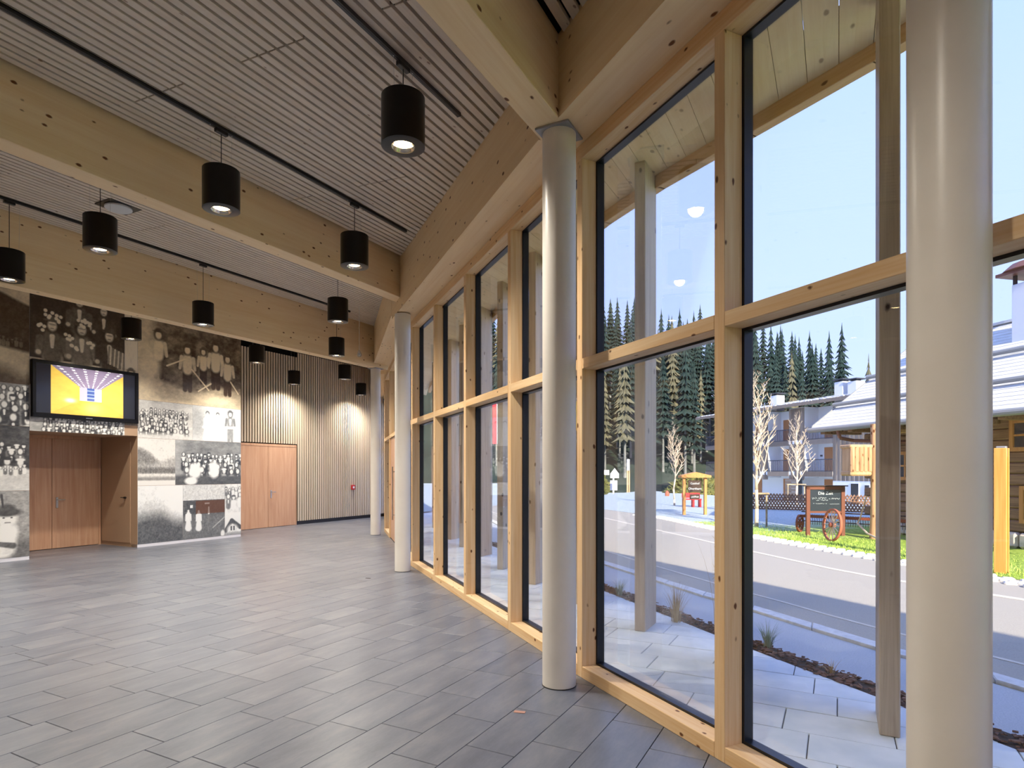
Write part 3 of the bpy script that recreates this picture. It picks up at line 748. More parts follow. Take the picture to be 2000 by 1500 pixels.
def column(x, y, r, top, label, plate=True):
    t = thing('round_column', label, 'column', (x, y, 0), ROOM, 'round white columns along the glass')
    MB().lathe([(r, .006), (r, top-.016)], 64).build('shaft', 'column_paint', t, smooth=40)
    MB().lathe([(r+.003, 0), (r+.003, .006)], 48).build('base_joint', 'black_metal', t, smooth=40)
    if plate: MB().bbox(-.135, .135, -.125, .125, top-.016, top-.001, .002).build('cap_plate', 'grey_steel', t)
    return t
column(1.40, 1.973, .1135, 3.885, 'thick off-white round column closest to the camera at the right')
column(.332, 4.327, .118, 3.885, 'off-white round column with grey cap plate under the nearest ceiling beam')
column(-1.651, 9.278, .118, 3.885, 'off-white round column third from the camera beside the glass', False)
column(-3.237, 14.575, .118, 3.945, 'farthest and thinnest-looking round column before the slatted wall')

# ================================================================== TRACKS AND PENDANTS
def track(v, u0, u1, label):
    z = zceil(v); cx, cy = XY((u0+u1)/2, v); L = u1-u0
    t = thing('light_track', label, 'light track', (cx, cy, z-.032), ROOM, 'black ceiling light tracks')
    MB().bbox(-L/2, L/2, -.018, .018, 0, .031, .002).build('rail', 'black_metal', t)
    MB().box(-L/2+.03, L/2-.03, -.006, .006, -.002, .001).build('groove', 'dark_frame', t)
    MB().bbox(L/2-.001, L/2+.012, -.019, .019, -.001, .031, .002).build('end_cap', 'black_metal', t)
track(2.78, -5, 4.30, 'short black light track above the nearest pendant')
track(4.90, -5, 6.33, 'long black light track crossing the upper left ceiling')
track(6.94, -5, 8.3, 'black light track hidden just behind the middle ceiling beam')
track(9.00, -5, 8.45+1.3, 'black light track in the ceiling bay before the photo wall')
track(11.1, -5, 12.4, 'black light track beyond the deep beam, over the photo wall')
track(12.95, 10, 15.0, 'black light track close to the slatted wall')
PR, PHT, PZ = .157, .36, 3.85
p_body = MB().lathe([(PR-.012, .0), (PR, .004), (PR, PHT-.004), (PR-.004, PHT), (.02, PHT)], 48, False).add([], []).build('housing', 'lamp_black', None, smooth=40)
def pend_meshes():
    me = {}
    mb = MB(); mb.lathe([(.086, .05), (.088, .004), (.088, 0.0), (PR-.012, 0.0), (PR, .004), (PR, PHT-.004), (PR-.004, PHT), (.0, PHT)], 48, False); me['housing'] = (mb, 'lamp_black')
    mb = MB(); mb.lathe([(.086, .003), (.07, .035), (.045, .07)], 40, False); me['reflector'] = (mb, 'chrome')
    mb = MB(); mb.lathe([(.0, .0215), (.06, .0215), (.064, .026), (.0, .03)], 32, False); me['bulb'] = (mb, 'lamp_glow')
    out = {}
    for k, (mb, mt) in me.items():
        o = mb.build(k, mt, None, smooth=40); out[k] = o.data; bpy.data.objects.remove(o)
    return out
bpy.data.objects.remove(p_body)
PM = pend_meshes()
LD = bpy.data.lights.new('lamp_light', 'SPOT'); LD.energy = LAMP_W; LD.color = (1, .92, .81); LD.spot_size = math.radians(150); LD.spot_blend = 1.0; LD.shadow_soft_size = .06
def pendant(u, v, label):
    x, y = XY(u, v); z = zceil(v)-.034
    t = thing('pendant_lamp', label, 'pendant lamp', (x, y, PZ), ROOM, 'black cylinder pendants')
    for k in ('housing', 'reflector', 'bulb'): put(k, PM[k], t)
    h = z-PZ
    MB().tube((0, 0, PHT), (0, 0, h-.03), .004, n=6).build('cable', 'black_metal', t)
    for s in (-1, 1):
        MB().tube((s*.1, 0, PHT-.01), (s*.11, 0, h), .0012, n=4).tube((s*.11, 0, h), (s*.11, 0, h+.03), .006, n=6).build('suspension_wire', 'steel', t)
    MB().bbox(-.06, .06, -.02, .02, h-.034, h, .004).build('track_adapter', 'black_metal', t)
    l = bpy.data.objects.new('lamp_light', LD); COL.objects.link(l); l.parent = t; l.location = (0, 0, .012)
lamps = [  # x, y(depth) measured, label
 (-.786, 4.45, 'largest black cylinder pendant, hanging right below the short track'),
 (-2.636, 5.54, 'black cylinder pendant in front of the middle beam, upper left'),
 (-1.798, 7.05, 'black cylinder pendant overlapping the middle beam near its column end'),
 (-4.376, 6.54, 'black cylinder pendant beside the round ceiling speaker'),
 (-6.19, 7.56, 'black cylinder pendant cut by the left picture edge'),
 (-4.946, 9.86, 'black cylinder pendant in front of the deep beam above the double door'),
 (-2.737, 9.66, 'black cylinder pendant just left of the hanging glass sensor'),
 (-6.77, 10.93, 'black cylinder pendant hanging right above the television corner'),
 (-3.573, 12.5, 'black cylinder pendant at the lower edge of the deep beam'),
 (-5.53, 13.3, 'black cylinder pendant at the joint of photo wall and slatted wall'),
 (-6.096, 16.7, 'black cylinder pendant above the pale double door in the slatted wall'),
 (-4.33, 15.7, 'black cylinder pendant before the slats, second nearest to the far column'),
 (-4.905, 19.05, 'smallest black cylinder pendant, close to the slatted wall by the far column')]
snap = [2.78, 4.9, 6.94, 9.0, 11.1, 12.95]
for x, y, lb in lamps:
    u, v = UV(x, y); v = min(snap, key=lambda s: abs(s-v)); pendant(u, v, lb)
OUTL = 'unseen black cylinder pendant added behind the camera as fill light'  # extra pendants out of view, added to brighten the interior
for v in (2.78, 4.9, 6.94, 9.0, 11.1):
    for u in ((-3.5,) if v < 6 else (.6, -3.0)): pendant(u, v, OUTL)
track(.7, -5, 1.2, 'unseen black light track added above the camera for extra fill pendants')
for u in (.25, -3.6): pendant(u, .7, OUTL)  # added row, placed to light the nearest column and the floor
# hanging glass sensor near the deep beam
v = 9.3; x, y = -3.07, 12.35
u, v = UV(x, y); z = zceil(v)-.003
t = thing('hanging_sensor', 'small clear glass drop hanging on a cord before the deep beam', 'sensor', (x, y, 3.80))
MB().lathe([(.0, 0), (.035, .012), (.047, .05), (.03, .1), (.012, .135), (.006, .15)], 20, False).build('glass_drop', 'bulb_glass', t, smooth=True)
MB().lathe([(.0, .03), (.018, .035), (.02, .07), (.0, .1)], 12, False).build('core', 'steel', t, smooth=True)
MB().tube((0, 0, .145), (0, 0, z-3.80), .004, n=6).build('cord', 'speaker_white', t)
# ceiling speaker
x, y = -4.88, 7.62; u, v = UV(x, y)
t = thing('ceiling_speaker', 'pale round disc set in a dark cut-out of the slatted ceiling', 'speaker', (x, y, zceil(v)-.05), ROOM)
MB().lathe([(.0, 0), (.13, 0), (.15, .012), (.15, .03), (.12, .045)], 32, False).build('disc', 'speaker_white', t, smooth=40)
MB().bbox(-.19, .19, -.17, .17, .035, .049, .003).build('back_box', 'black_metal', t)
# television on the photo wall
tu0, tu1, tz0, tz1 = 5.43, 7.235, 2.44, 3.43
t = thing('television', 'wide black flat screen television on the photo wall above the door', 'television', (*XY((tu0+tu1)/2, WALL_V-.03), tz0), ROOM)
w2, hh = (tu1-tu0)/2, tz1-tz0
mb = MB(); b = .06
mb.bbox(-w2, w2, -.045, .02, 0, b+.02, .006).bbox(-w2, w2, -.045, .02, hh-b, hh, .006).bbox(-w2, -w2+b, -.045, .02, b*.5, hh-b*.5, .006).bbox(w2-b, w2, -.045, .02, b*.5, hh-b*.5, .006).box(-w2+b*.5, w2-b*.5, -.02, .019, b*.5, hh-b*.5)
mb.build('bezel', 'lamp_black', t)
W, H = 190, 104
yy, xx = np.mgrid[0:H, 0:W]; X = xx/(W-1); Y = yy/(H-1); P = np.zeros((H, W, 3)); P[:] = (.012, .012, .016)
x0, x1 = .135, .865; S = (X-x0)/(x1-x0); ins = (S > 0) & (S < 1)
cx, cy = .53, .44; bw, bh0, bh1 = .15, .32, .60      # far wall rectangle in the picture
dxl = (S-cx)/bw; q = np.maximum(np.abs(S-cx)/bw, 0)
tt = np.maximum.reduce([np.abs(S-cx)/bw, (Y-cy)/(bh1-cy), (cy-Y)/(cy-bh0)])
isw = np.abs(S-cx)/bw >= tt-1e-6; isc = (Y-cy)/(bh1-cy) >= tt-1e-6
n1 = vnoise(H, W, 8, 77)
wallc = np.stack([.62+.2*n1, .40+.16*n1, .06+.04*n1], -1); floorc = np.stack([.66+.2*n1, .34+.14*n1, .05+.03*n1], -1); ceilc = np.stack([.22+.05*n1, .17+.05*n1, .26+.06*n1], -1)
img = np.where(isw[..., None], wallc, np.where(isc[..., None], ceilc, floorc))
ang = (S-cx)/np.maximum(tt, .1)/bw
dots = isc & (np.abs(((ang+1)*3.0) % 1-.5) < .12) & ((np.log(np.maximum(tt, 1))*9) % 1 < .55); img[dots] = (1, 1, 1)
far = tt < 1; img[far] = (.42, .40, .62); mid = far & (np.abs(S-cx) < .05); img[mid] = (.06, .10, .30); img[mid & ((Y*40).astype(int) % 3 == 0)] = (.3, .38, .6)
gl_ = np.exp(-(((S-.25)/.06)**2+((Y-.3)/.04)**2)); img = img+gl_[..., None]*.6; gl_ = np.exp(-(((S-.55)/.12)**2+((Y-.16)/.12)**2)); img = img+gl_[..., None]*np.array((.35, .25, .1))
P = np.where(ins[..., None], img, P)
o = grid_panel('screen', np.clip(P, 0, 1), 2*(w2-b), hh-2*b-.02, .004, 'screen_picture', t, (-w2+b, -.027, b+.02), 'lamp_black')
MB().box(-.055, .055, -.0465, -.044, .028, .04).build('maker_mark', 'steel', t)
# manual call point and small plates
t = thing('alarm_button', 'small red fire alarm button on the slatted wall', 'alarm button', (*XY(14.72, BACK_V-.033), .93), ROOM)
MB().bbox(-.07, .07, -.05, 0, 0, .15, .006).build('box', 'alarm_red', t); MB().box(-.035, .035, -.054, -.049, .045, .105).build('glass_plate', 'white_plate', t)
for (x, y, lb, m) in ((.048, 3.83, 'small copper-coloured plate on the floor near the second column', 'brass_plate'), (-2.02, 8.63, 'thin dark strip set in the floor near the third column', 'iron_dark')):
    tag(MB().bbox(-.036, .036, -.016, .016, .0005, .0035, .001).build('floor_plate', m, None, (x, y, 0), -.25), lb, 'floor plate')

# ================================================================== OVERHANG AND FINS OUTSIDE
sof = tag(put('soffit', None, None, (0, 0, 0), ROOM), kind='structure')
v = -4.0; SZ = 4.45
while v < 13.9:
    wv = .21; a0, a1 = ufac_out(v)-.05, ufac_out(v+wv)-.05; b0, b1 = uedge(v), uedge(v+wv)
    c_u, c_v = (a0+b0)/2, v+wv/2; vs = []
    for z in (SZ, SZ+.035): vs += [(a0-c_u, v+.002-c_v, z), (b0-c_u, v+.002-c_v, z), (b1-c_u, v+wv-.002-c_v, z), (a1-c_u, v+wv-.002-c_v, z)]
    MB().add(vs, [(3, 2, 1, 0), (4, 5, 6, 7), (0, 1, 5, 4), (1, 2, 6, 5), (2, 3, 7, 6), (3, 0, 4, 7)]).build('board', 'soffit_wood', sof, (c_u, c_v, 0))
    v += wv
for i, (a, b) in enumerate(zip(edge_xy, edge_xy[1:])):
    d, L = unit(b, a); ang = math.atan2(d.y, d.x); o = ((a[0]+b[0])/2, (a[1]+b[1])/2)
    MB().bbox(-L/2-.01, L/2+.01, 0, .1, 0, .55, .004).build('fascia_beam', 'fascia_wood', sof, (*[sum(q) for q in ((UV(*o)[0],), (UV(*o)[1],))], SZ-.125), ang-ROOM)
fins = [(2.72, 2.25), (2.165, 3.52), (1.70, 4.68), (1.215, 5.84), (.745, 7.04), (.27, 8.257), (-.187, 9.524), (-.595, 10.98), (-1.02, 12.35), (-1.4, 13.75), (-1.77, 15.15), (-2.12, 16.6)]
ordn = ['out-of-frame nearest', 'nearest visible', 'second nearest', 'third nearest', 'fourth nearest', 'fifth nearest', 'sixth nearest', 'seventh nearest', 'eighth nearest', 'ninth nearest', 'tenth nearest', 'farthest']
fm = MB().bbox(-.0, .40, -.052, .052, 0, SZ+.02, .006).build('timber_fin', 'grey_wood', None); fme = fm.data; bpy.data.objects.remove(fm)
for (x, y), od in zip(fins, ordn):
    t = thing('timber_fin', '%s weathered timber post outside the glass, under the roof overhang' % od, 'post', (x, y, -.02), ROOM, 'timber posts under the overhang')
    put('post', fme, t); MB().box(.02, .38, -.035, .035, -.015, .012).build('foot_plate', 'grey_steel', t)
# ================================================================== GROUND OUTSIDE
S1 = [(4.2, -1.5), (3.55, 1.2), (2.9, 3.0), (2.456, 4.157), (2.05, 5.25), (1.1738, 7.83), (.3, 10.3), (-.6, 13.2), (-1.6, 17), (-2.4, 21.5)]
S2 = [(x+.20, y+.09) for x, y in S1]
KB = [(5.2, -1.0), (4.45, 1.6), (3.55, 4.45), (3.128, 5.31), (2.637, 6.82), (2.405, 7.36), (1.517, 10.11), (.7, 13), (-.2, 16.6), (-1.2, 21.5)]
KB2 = [(x+.15, y+.08) for x, y in KB]
ROADEND = [(9.2, .5), (7.6, 5.0), (6.6, 7.2), (5.35, 9.45), (4.75, 12.4), (4.1, 16), (3.2, 21), (1.5, 30), (0.5, 38)]
GRASS = [(9.8, 2.0), (8.3, 6.2), (7.35, 8.8), (6.8, 11.4), (5.95, 15.4), (5.3, 21.0), (3.6, 26), (2.6, 32), (1.5, 40)]
def strip(name, A, B, z, mat, th=.06, zc=None):
    fa, fb = polyfun(A), polyfun(B); vs = []; n = 40; va, vb = -4.5, 13.9
    for i in range(n+1):
        v = va+(vb-va)*i/n
        for f in (fa, fb):
            for zz in (z, z-th): vs.append((f(v), v, zz))
    fs = []
    for i in range(n):
        a, b = i*4, i*4+4; fs += [(a, a+2, b+2, b), (a+1, b+1, b+3, a+3), (a, b, b+1, a+1), (a+2, a+3, b+3, b+2)]
    return MB().add(vs, fs).build(name, mat, None, (0, 0, 0), ROOM)
tag(MB().box(-22, ufac_out(-5.3), -24, -5.2, -.12, -.04).box(-24, -7.25, -5.19, 16, -.12, -.04).build('bounce_forecourt', 'bounce_forecourt', None, (0, 0, 0), ROOM), kind='structure')  # unseen pale ground, added to bounce sunlight up to beams and ceiling
pav = tag(put('pavement', None, None, (0, 0, 0), ROOM), kind='structure')
us1, us2, ukb, ukb2, urd, ugr = [polyfun(p) for p in (S1, S2, KB, KB2, ROADEND, GRASS)]
strip_base = strip('paving_bed', fac_off(.18), S1, -.032, 'grout'); strip_base.parent = pav; strip_base.rotation_euler = (0, 0, 0)
cells = []
rng = random.Random(9); PU, PV = .36, .58
iu = -6
for row in range(-8, 62):
    u = row*PU; off = rng.choice((0, .5, .25))*PV
    k = -14
    while k < 36:
        v = k*PV+off; k += 1
        cu, cv = u+PU/2, v+PV/2
        if cv < -3.9 or cv > 13.6 or cu < ufac(cv)-.4 or cu > us1(cv)+.4: continue
        poly = [(u+.003, v+.003), (u+PU-.003, v+.003), (u+PU-.003, v+PV-.003), (u+.003, v+PV-.003)]
        poly = clip(poly, (ufac_out(v)-.02, v), (ufac_out(v+PV)-.02, v+PV), False)
        if len(poly) > 2: poly = clip(poly, (us1(v), v), (us1(v+PV), v+PV), True)
        if len(poly) < 3: continue
        ar = abs(sum(poly[i][0]*poly[(i+1) % len(poly)][1]-poly[(i+1) % len(poly)][0]*poly[i][1] for i in range(len(poly))))/2
        if ar < .004: continue
        x, y = XY(cu, cv)
        if y < .8: continue
        cells.append((x*x+y*y, poly))
cells.sort(key=lambda c: c[0]); rest = MB()
for i, (_, poly) in enumerate(cells):
    cx = sum(p[0] for p in poly)/len(poly); cy = sum(p[1] for p in poly)/len(poly)
    if i < 300: MB().prism([(p[0]-cx, p[1]-cy) for p in poly], -.035, 0, .004).build('paving_slab', 'paving', pav, (cx, cy, -.02+rng.uniform(-.0015, .0015)))
    else: rest.prism(poly, -.055, -.02, .004)
if rest.v: tag(rest.build('paving_field', 'paving', pav), kind='stuff')
bed = tag(strip('planting_bed', S1, S2, -.03, 'soil', .03), kind='structure')
mb = MB(); rng = random.Random(2)
for i in range(2600):
    v = rng.uniform(-2.6, 6.5); t = rng.random(); u = us1(v)+(us2(v)-us1(v))*t*1.08
    s = rng.uniform(.008, .026); T = Matrix.Translation((u, v, -.022+rng.random()*.012)) @ Matrix.Rotation(rng.random()*6.3, 4, 'Z') @ Matrix.Rotation(rng.uniform(-.6, .6), 4, 'X')
    mb.box(-s, s, -s*.45, s*.45, -.003, .004, T)
tag(mb.build('bark_mulch', 'mulch', bed), kind='stuff')
tag(strip('footpath', S2, KB, -.045, 'asphalt'), kind='structure')
krb = tag(put('kerb', None, None, (0, 0, 0), ROOM), kind='structure')
v = -3.5
while v < 12.5:
    L = .62; a, b = (ukb(v+.004), v+.004), (ukb(v+L-.004), v+L-.004); a2, b2 = (ukb2(v+.004), v+.004), (ukb2(v+L-.004), v+L-.004)
    cx, cy = (a[0]+b2[0])/2, v+L/2
    MB().prism([(p[0]-cx, p[1]-cy) for p in (a, a2, b2, b)], -.12, -.018, .008).build('kerb_stone', 'kerb_stone', krb, (cx, cy, rng.uniform(-.003, .003))); v += L
tag(strip('road', KB2, GRASS, -.07, 'road_asphalt'), kind='structure')
def offs(f, t): return lambda v: f(v)
def mix_line(A, B, t):
    fa, fb = polyfun(A), polyfun(B); return [XY(fa(v)*(1-t)+fb(v)*t, v) for v in np.linspace(-4.5, 13.9, 30)]
lA = mix_line(KB2, ROADEND, .17); lB = mix_line(KB2, ROADEND, .185)
tag(strip('trim_2', lA, lB, -.066, 'cream_line', .003), kind='structure')
lA = mix_line(KB2, ROADEND, .95); lB = mix_line(KB2, ROADEND, .985)
tag(strip('trim_3', lA, lB, -.066, 'cream_line', .003), kind='structure')
# cobbled edge: stones one by one where they can be told apart
cob = tag(put('cobble_edge', None, None, (0, 0, 0), ROOM), kind='structure')
cm = MB().bbox(-.075, .075, -.075, .075, -.05, .022, .016).build('cobble', 'cobble', None); cme = cm.data; bpy.data.objects.remove(cm)
rng = random.Random(11); cs = []
for v in np.arange(-3.2, 6.4, .165):
    a, b = urd(v)+.05, ugr(v)
    for r in range(4):
        u = b-.1-r*.165
        if u < a: continue
        x, y = XY(u, v); cs.append((x*x+y*y, u, v+(r % 2)*.08))
cs.sort(); rest = MB()
for i, (_, u, v) in enumerate(cs):
    z = -.062+rng.uniform(-.006, .006)
    if i < 240: put('cobble', cme, cob, (u, v, z), rng.uniform(-.15, .15)).scale = (rng.uniform(.85, 1.03), rng.uniform(.85, 1.03), 1)
    else: rest.bbox(u-.072, u+.072, v-.072, v+.072, z-.05, z+.022, .016)
if rest.v: tag(rest.build('cobble_field', 'cobble', cob), kind='stuff')
# meadow: one sheet falling gently behind the fence and rising into the wooded hill
def hill_z(x, y):
    z = -.075
    if y > 26: z -= min((y-26)/16, 1)*1.25*min(max((x-2)/6, 0), 1)
    if y > 82:
        k = (y-82)/55; top = 21.5-max(0, x-22)*.20-max(0, x-60)*.45
        z += max(k, 0)*max(top, -3)*(1+.04*math.sin(x*.3))
    return z
xs = [-160, -110, -80, -60, -45, -34, -26, -20, -15, -10, -6, -3, 0, 2, 4, 6, 8, 10, 12, 15, 18, 22, 26, 30, 35, 40, 46, 52, 60, 70, 85, 110, 150]
ys = [-60, -30, -12, 0, 6, 12, 18, 22, 26, 30, 34, 38, 42, 48, 55, 64, 74, 82, 90, 98, 106, 115, 125, 137, 150, 170]
vs = [(x, y, hill_z(x, y)-.09*(y < 22 and -9 < x < 8)) for y in ys for x in xs]; nx = len(xs)
fs = [(j*nx+i, j*nx+i+1, (j+1)*nx+i+1, (j+1)*nx+i) for j in range(len(ys)-1) for i in range(nx-1)]
vs = [(x, y, z if not (y <= 20 and x < 9) else -.30) for x, y, z in vs]
gm = MB().add(vs, fs)
gm.m = [1 if ys[k//(nx-1)] >= 82 else 0 for k in range(len(fs))]
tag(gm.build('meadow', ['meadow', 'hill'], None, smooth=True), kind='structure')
# verge between cobbles and fence (visible green strip)
VERGE2 = [(26, -6), (22, 8), (19, 14), (16, 19), (13.5, 24), (11, 30), (8, 36), (6, 42)]
FAR = [(x+9, y+16) for x, y in GRASS]
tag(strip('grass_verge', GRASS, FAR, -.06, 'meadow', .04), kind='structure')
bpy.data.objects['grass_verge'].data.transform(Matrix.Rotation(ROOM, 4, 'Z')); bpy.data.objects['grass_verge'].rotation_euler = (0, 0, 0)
rng = random.Random(4); mb = MB()
for i in range(15000):
    v = rng.uniform(-3.5, 7.0); u = ugr(v)+abs(rng.gauss(0, 1.3))+.0; x, y = XY(u, v)
    if y < 6 or y > 19: continue
    h = rng.uniform(.02, .06); a = rng.random()*6.28; w_ = .007; c, s = math.cos(a)*w_, math.sin(a)*w_; lx, ly = rng.uniform(-.03, .03), rng.uniform(-.03, .03)
    mb.add([(x-c, y-s, -.062), (x+c, y+s, -.062), (x+lx, y+ly, -.062+h)], [(0, 1, 2)])
tag(mb.build('grass_blades', 'grass_blade', None), 'bright green grass blades along the sunlit road verge', 'grass', kind='stuff')

# ================================================================== PLANTS IN THE BED
def tuft(name, x, y, n, h, spread, mat, label, cat='plant', plume=False, seed=1, w=.004):
    r = random.Random(seed); t = thing(name, label, cat, (x, y, -.03)); mb = MB(); pl = MB()
    for i in range(n):
        a = r.random()*6.28; b0 = r.random()*spread*.3; L = h*r.uniform(.55, 1.1); lean = spread*r.uniform(.1, 1.0); p = []
        for k in range(5):
            s = k/4; p.append(Vector((math.cos(a)*(b0+lean*s*s), math.sin(a)*(b0+lean*s*s), L*(s-.12*s*s))))
        sd = Vector((-math.sin(a), math.cos(a), 0))*w
        vs = [];
        for k, q in enumerate(p): f = 1-k/4.4; vs += [q-sd*f, q+sd*f]
        mb.add(vs, [(2*k, 2*k+1, 2*k+3, 2*k+2) for k in range(4)])
        if plume and i % plume == 0:
            q = p[-1]
            for j in range(14):
                d = Vector((math.cos(a)*.05+r.uniform(-.03, .03), math.sin(a)*.05+r.uniform(-.03, .03), r.uniform(-.05, .05)))
                pl.tube(q-Vector((0, 0, .012*j)), q-Vector((0, 0, .012*j))+d, .003, .001, 3)
    mb.build('blades', mat, t)
    if pl.v: pl.build('plumes', mat, t)
tuft('dry_grass_tuft', 1.66, 6.22, 90, .42, .16, 'dry_grass', 'clump of dry straw-coloured grass beside the third timber post', seed=3)
tuft('reed_grass', 2.0, 5.85, 16, 1.0, .34, 'dry_grass', 'tall feathery dry reed standing by the window mullion', plume=2, seed=8, w=.003)
tuft('lavender_clump', 2.22, 5.33, 80, .24, .14, 'lavender', 'grey-green lavender clump in the planting bed', seed=5)
tuft('lavender_clump', 1.33, 7.6, 60, .22, .14, 'lavender', 'faint green clump at the far end of the planting bed', seed=6)
tuft('dry_grass_tuft', 2.42, 4.65, 20, .12, .12, 'dry_grass', 'thin pale grass tuft lying over the bark mulch', seed=7)
t = thing('dry_hydrangea', 'small pale dried flower head at the right edge of the bed', 'plant', (2.93, 3.42, -.03)); mb = MB(); r = random.Random(1)
for i in range(60):
    d = Vector((r.gauss(0, 1), r.gauss(0, 1), r.gauss(0, 1))).normalized()*.045; p = Vector((0, 0, .13))+d
    mb.lathe([(0, -.008), (.012, 0), (0, .008)], 5, False, Matrix.Translation(p))
mb.build('flower_head', 'lavender', t); MB().tube((0, 0, 0), (0, 0, .1), .006, n=5).build('stem', 'dry_grass', t)

# ================================================================== STREET THINGS
def bare_tree(x, y, h, label, seed, stakes=None, spread=.22, first=.28, nb=22):
    r = random.Random(seed); z0 = max(hill_z(x, y), -.08) if y < 26 else hill_z(x, y)
    t = thing('bare_tree', label, 'tree', (x, y, z0), 0, 'young bare trees')
    tr = MB(); br = MB(); pts = [Vector((r.uniform(-.02, .02)*k, r.uniform(-.02, .02)*k, h*k/8)) for k in range(9)]
    r0 = .011*h+.012
    for k in range(8): tr.tube(pts[k], pts[k+1], r0*(1-k/8.6), r0*(1-(k+1)/8.6), 7)
    for i in range(nb):
        s = first+(.97-first)*i/nb; k = min(int(s*8), 7); p = pts[k].lerp(pts[k+1], s*8-k); a = i*2.4+r.uniform(-.5, .5)
        L = spread*h*(1.15-s)*1.5+.12; q = p; d = Vector((math.cos(a)*.55, math.sin(a)*.55, .85)).normalized(); rad = r0*(1-s)*.55+.006
        for j in range(4):
            n = q+d*L/4; br.tube(q, n, rad*(1-j/4.5), rad*(1-(j+1)/4.5), 5)
            for m in range(2):
                a2 = r.random()*6.28; tw = (d+Vector((math.cos(a2), math.sin(a2), .35))*.8).normalized()*L*r.uniform(.2, .38); br.tube(n, n+tw, rad*.5, rad*.25, 4)
                e2 = n+tw*.6; br.tube(e2, e2+Vector((r.uniform(-1, 1), r.uniform(-1, 1), .9)).normalized()*L*.16, rad*.35, rad*.2, 3)
            q = n; d = (d+Vector((r.uniform(-.2, .2), r.uniform(-.2, .2), .25))).normalized()
    tr.build('trunk', 'bare_bark', t, smooth=True); br.build('branches', 'bare_bark', t)
    if stakes:
        w_, hh = stakes
        for i, (sx, sy) in enumerate(((-w_, 0), (w_, .08))): MB().tube((sx, sy, 0), (sx, sy, hh), .028, .028, 8).build('stake', 'stake_wood', t)
        MB().bbox(-w_-.05, w_+.05, .0, .05, hh-.05, hh+.0, .005).build('stake_rail', 'stake_wood', t)
    return t
bare_tree(6.88, 17.3, 4.25, 'young bare tree with stake rail left of the chalkboard', 1, (.32, .98))
bare_tree(13.2, 28.5, 4.4, 'slim bare tree behind the chalkboard, before the apartment house', 2, (.4, 1.2), .2)
bare_tree(8.85, 24.0, 2.2, 'short bare sapling between the two bare trees', 3, (.35, .9), .2)
bare_tree(7.45, 28.2, 3.7, 'small bare tree behind the wooden roofed sign', 4, None, .2, .4, 20)
# roofed notice sign
t = thing('roofed_sign', 'wooden roofed sign with hanging dark boards beside the road', 'sign', (6.6, 22.2, -.06), .12)
for s in (-.40, .40): MB().bbox(s-.05, s+.05, -.05, .05, 0, 1.36, .008).build('post', 'sign_wood', t)
mb = MB(); mb.prism([(-.56, 0), (.56, 0), (.56, .08), (0, .2), (-.56, .08)], -.16, .16)
o = mb.build('roof', 'sign_wood', t, (0, 0, 1.34), (math.pi/2, 0, 0))
b1 = MB().bbox(-.24, .24, -.02, .02, .82, 1.24, .006).build('board', 'sign_board', t); txt('lettering', 'Gasthof', .11, 'chalk_dust', b1, (0, -.022, 1.13), (math.pi/2, 0, 0)); txt('lettering', 'Oberthurn', .115, 'chalk_dust', b1, (0, -.022, .94), (math.pi/2, 0, 0))
b2 = MB().bbox(-.18, .18, -.02, .02, .56, .74, .006).build('board', 'sign_board', t); txt('lettering', 'geöffnet', .09, 'chalk_dust', b2, (0, -.022, .65), (math.pi/2, 0, 0))
for s in (-.2, .2): MB().tube((s, 0, .74), (s, 0, 1.37), .006, n=5).build('chain', 'iron_dark', t)
# red bench behind the sign
t = thing('red_bench', 'small red bench frame standing behind the roofed sign', 'bench', (8.0, 27.0, -.16))
MB().bbox(-.5, .3, -.15, .15, .42, .47, .01).build('seat', 'red_plastic', t); MB().bbox(-.5, .3, .12, .16, .5, .72, .01).build('backrest', 'red_plastic', t)
for s in (-.45, -.05, .25): MB().bbox(s-.04, s+.04, -.12, .14, 0, .43, .008).build('leg', 'red_plastic', t)
# wooden bollard lamp and white waymarker
t = thing('lamp_post', 'wooden twin post with white lamp head across the road', 'lamp post', (8.7, 46, hill_z(8.7, 46)))
for s in (-.07, .07): MB().bbox(s-.05, s+.05, -.06, .06, 0, 2.9, .01).build('post', 'rough_wood', t)
MB().bbox(-.1, .1, -.09, .09, 2.9, 3.75, .02).build('lamp_head', 'white_paint', t)
t = thing('waymarker', 'white waymarker with small boards at the far side of the road', 'signpost', (8.25, 50, hill_z(8.25, 50)))
MB().tube((0, 0, 0), (0, 0, 2.9), .07, n=8).build('pole', 'white_paint', t); MB().prism([(-.35, 0), (.35, 0), (.35, .35), (0, .8), (-.35, .35)], -.04, .04).build('board', 'white_paint', t, (.08, -.08, 2.3), (math.pi/2, 0, 0))
MB().bbox(-.8, -.35, -.1, -.04, 2.55, 2.95, .01).build('board', 'white_paint', t); MB().bbox(-.28, .3, -.12, -.06, 1.3, 2.1, .01).build('board', 'white_paint', t)
t = thing('hydrant', 'yellow and dark hydrant beside the rounded bush', 'hydrant', (9.9, 39.2, hill_z(9.9, 39.2)))
MB().lathe([(.12, 0), (.12, .5), (.2, .55), (.22, .95), (.16, 1.05)], 14).build('body', 'yellow_plastic', t, smooth=40); MB().lathe([(.12, 1.05), (.15, 1.2), (.08, 1.35), (.02, 1.4)], 14).build('cap', 'wheel_red', t, smooth=40)
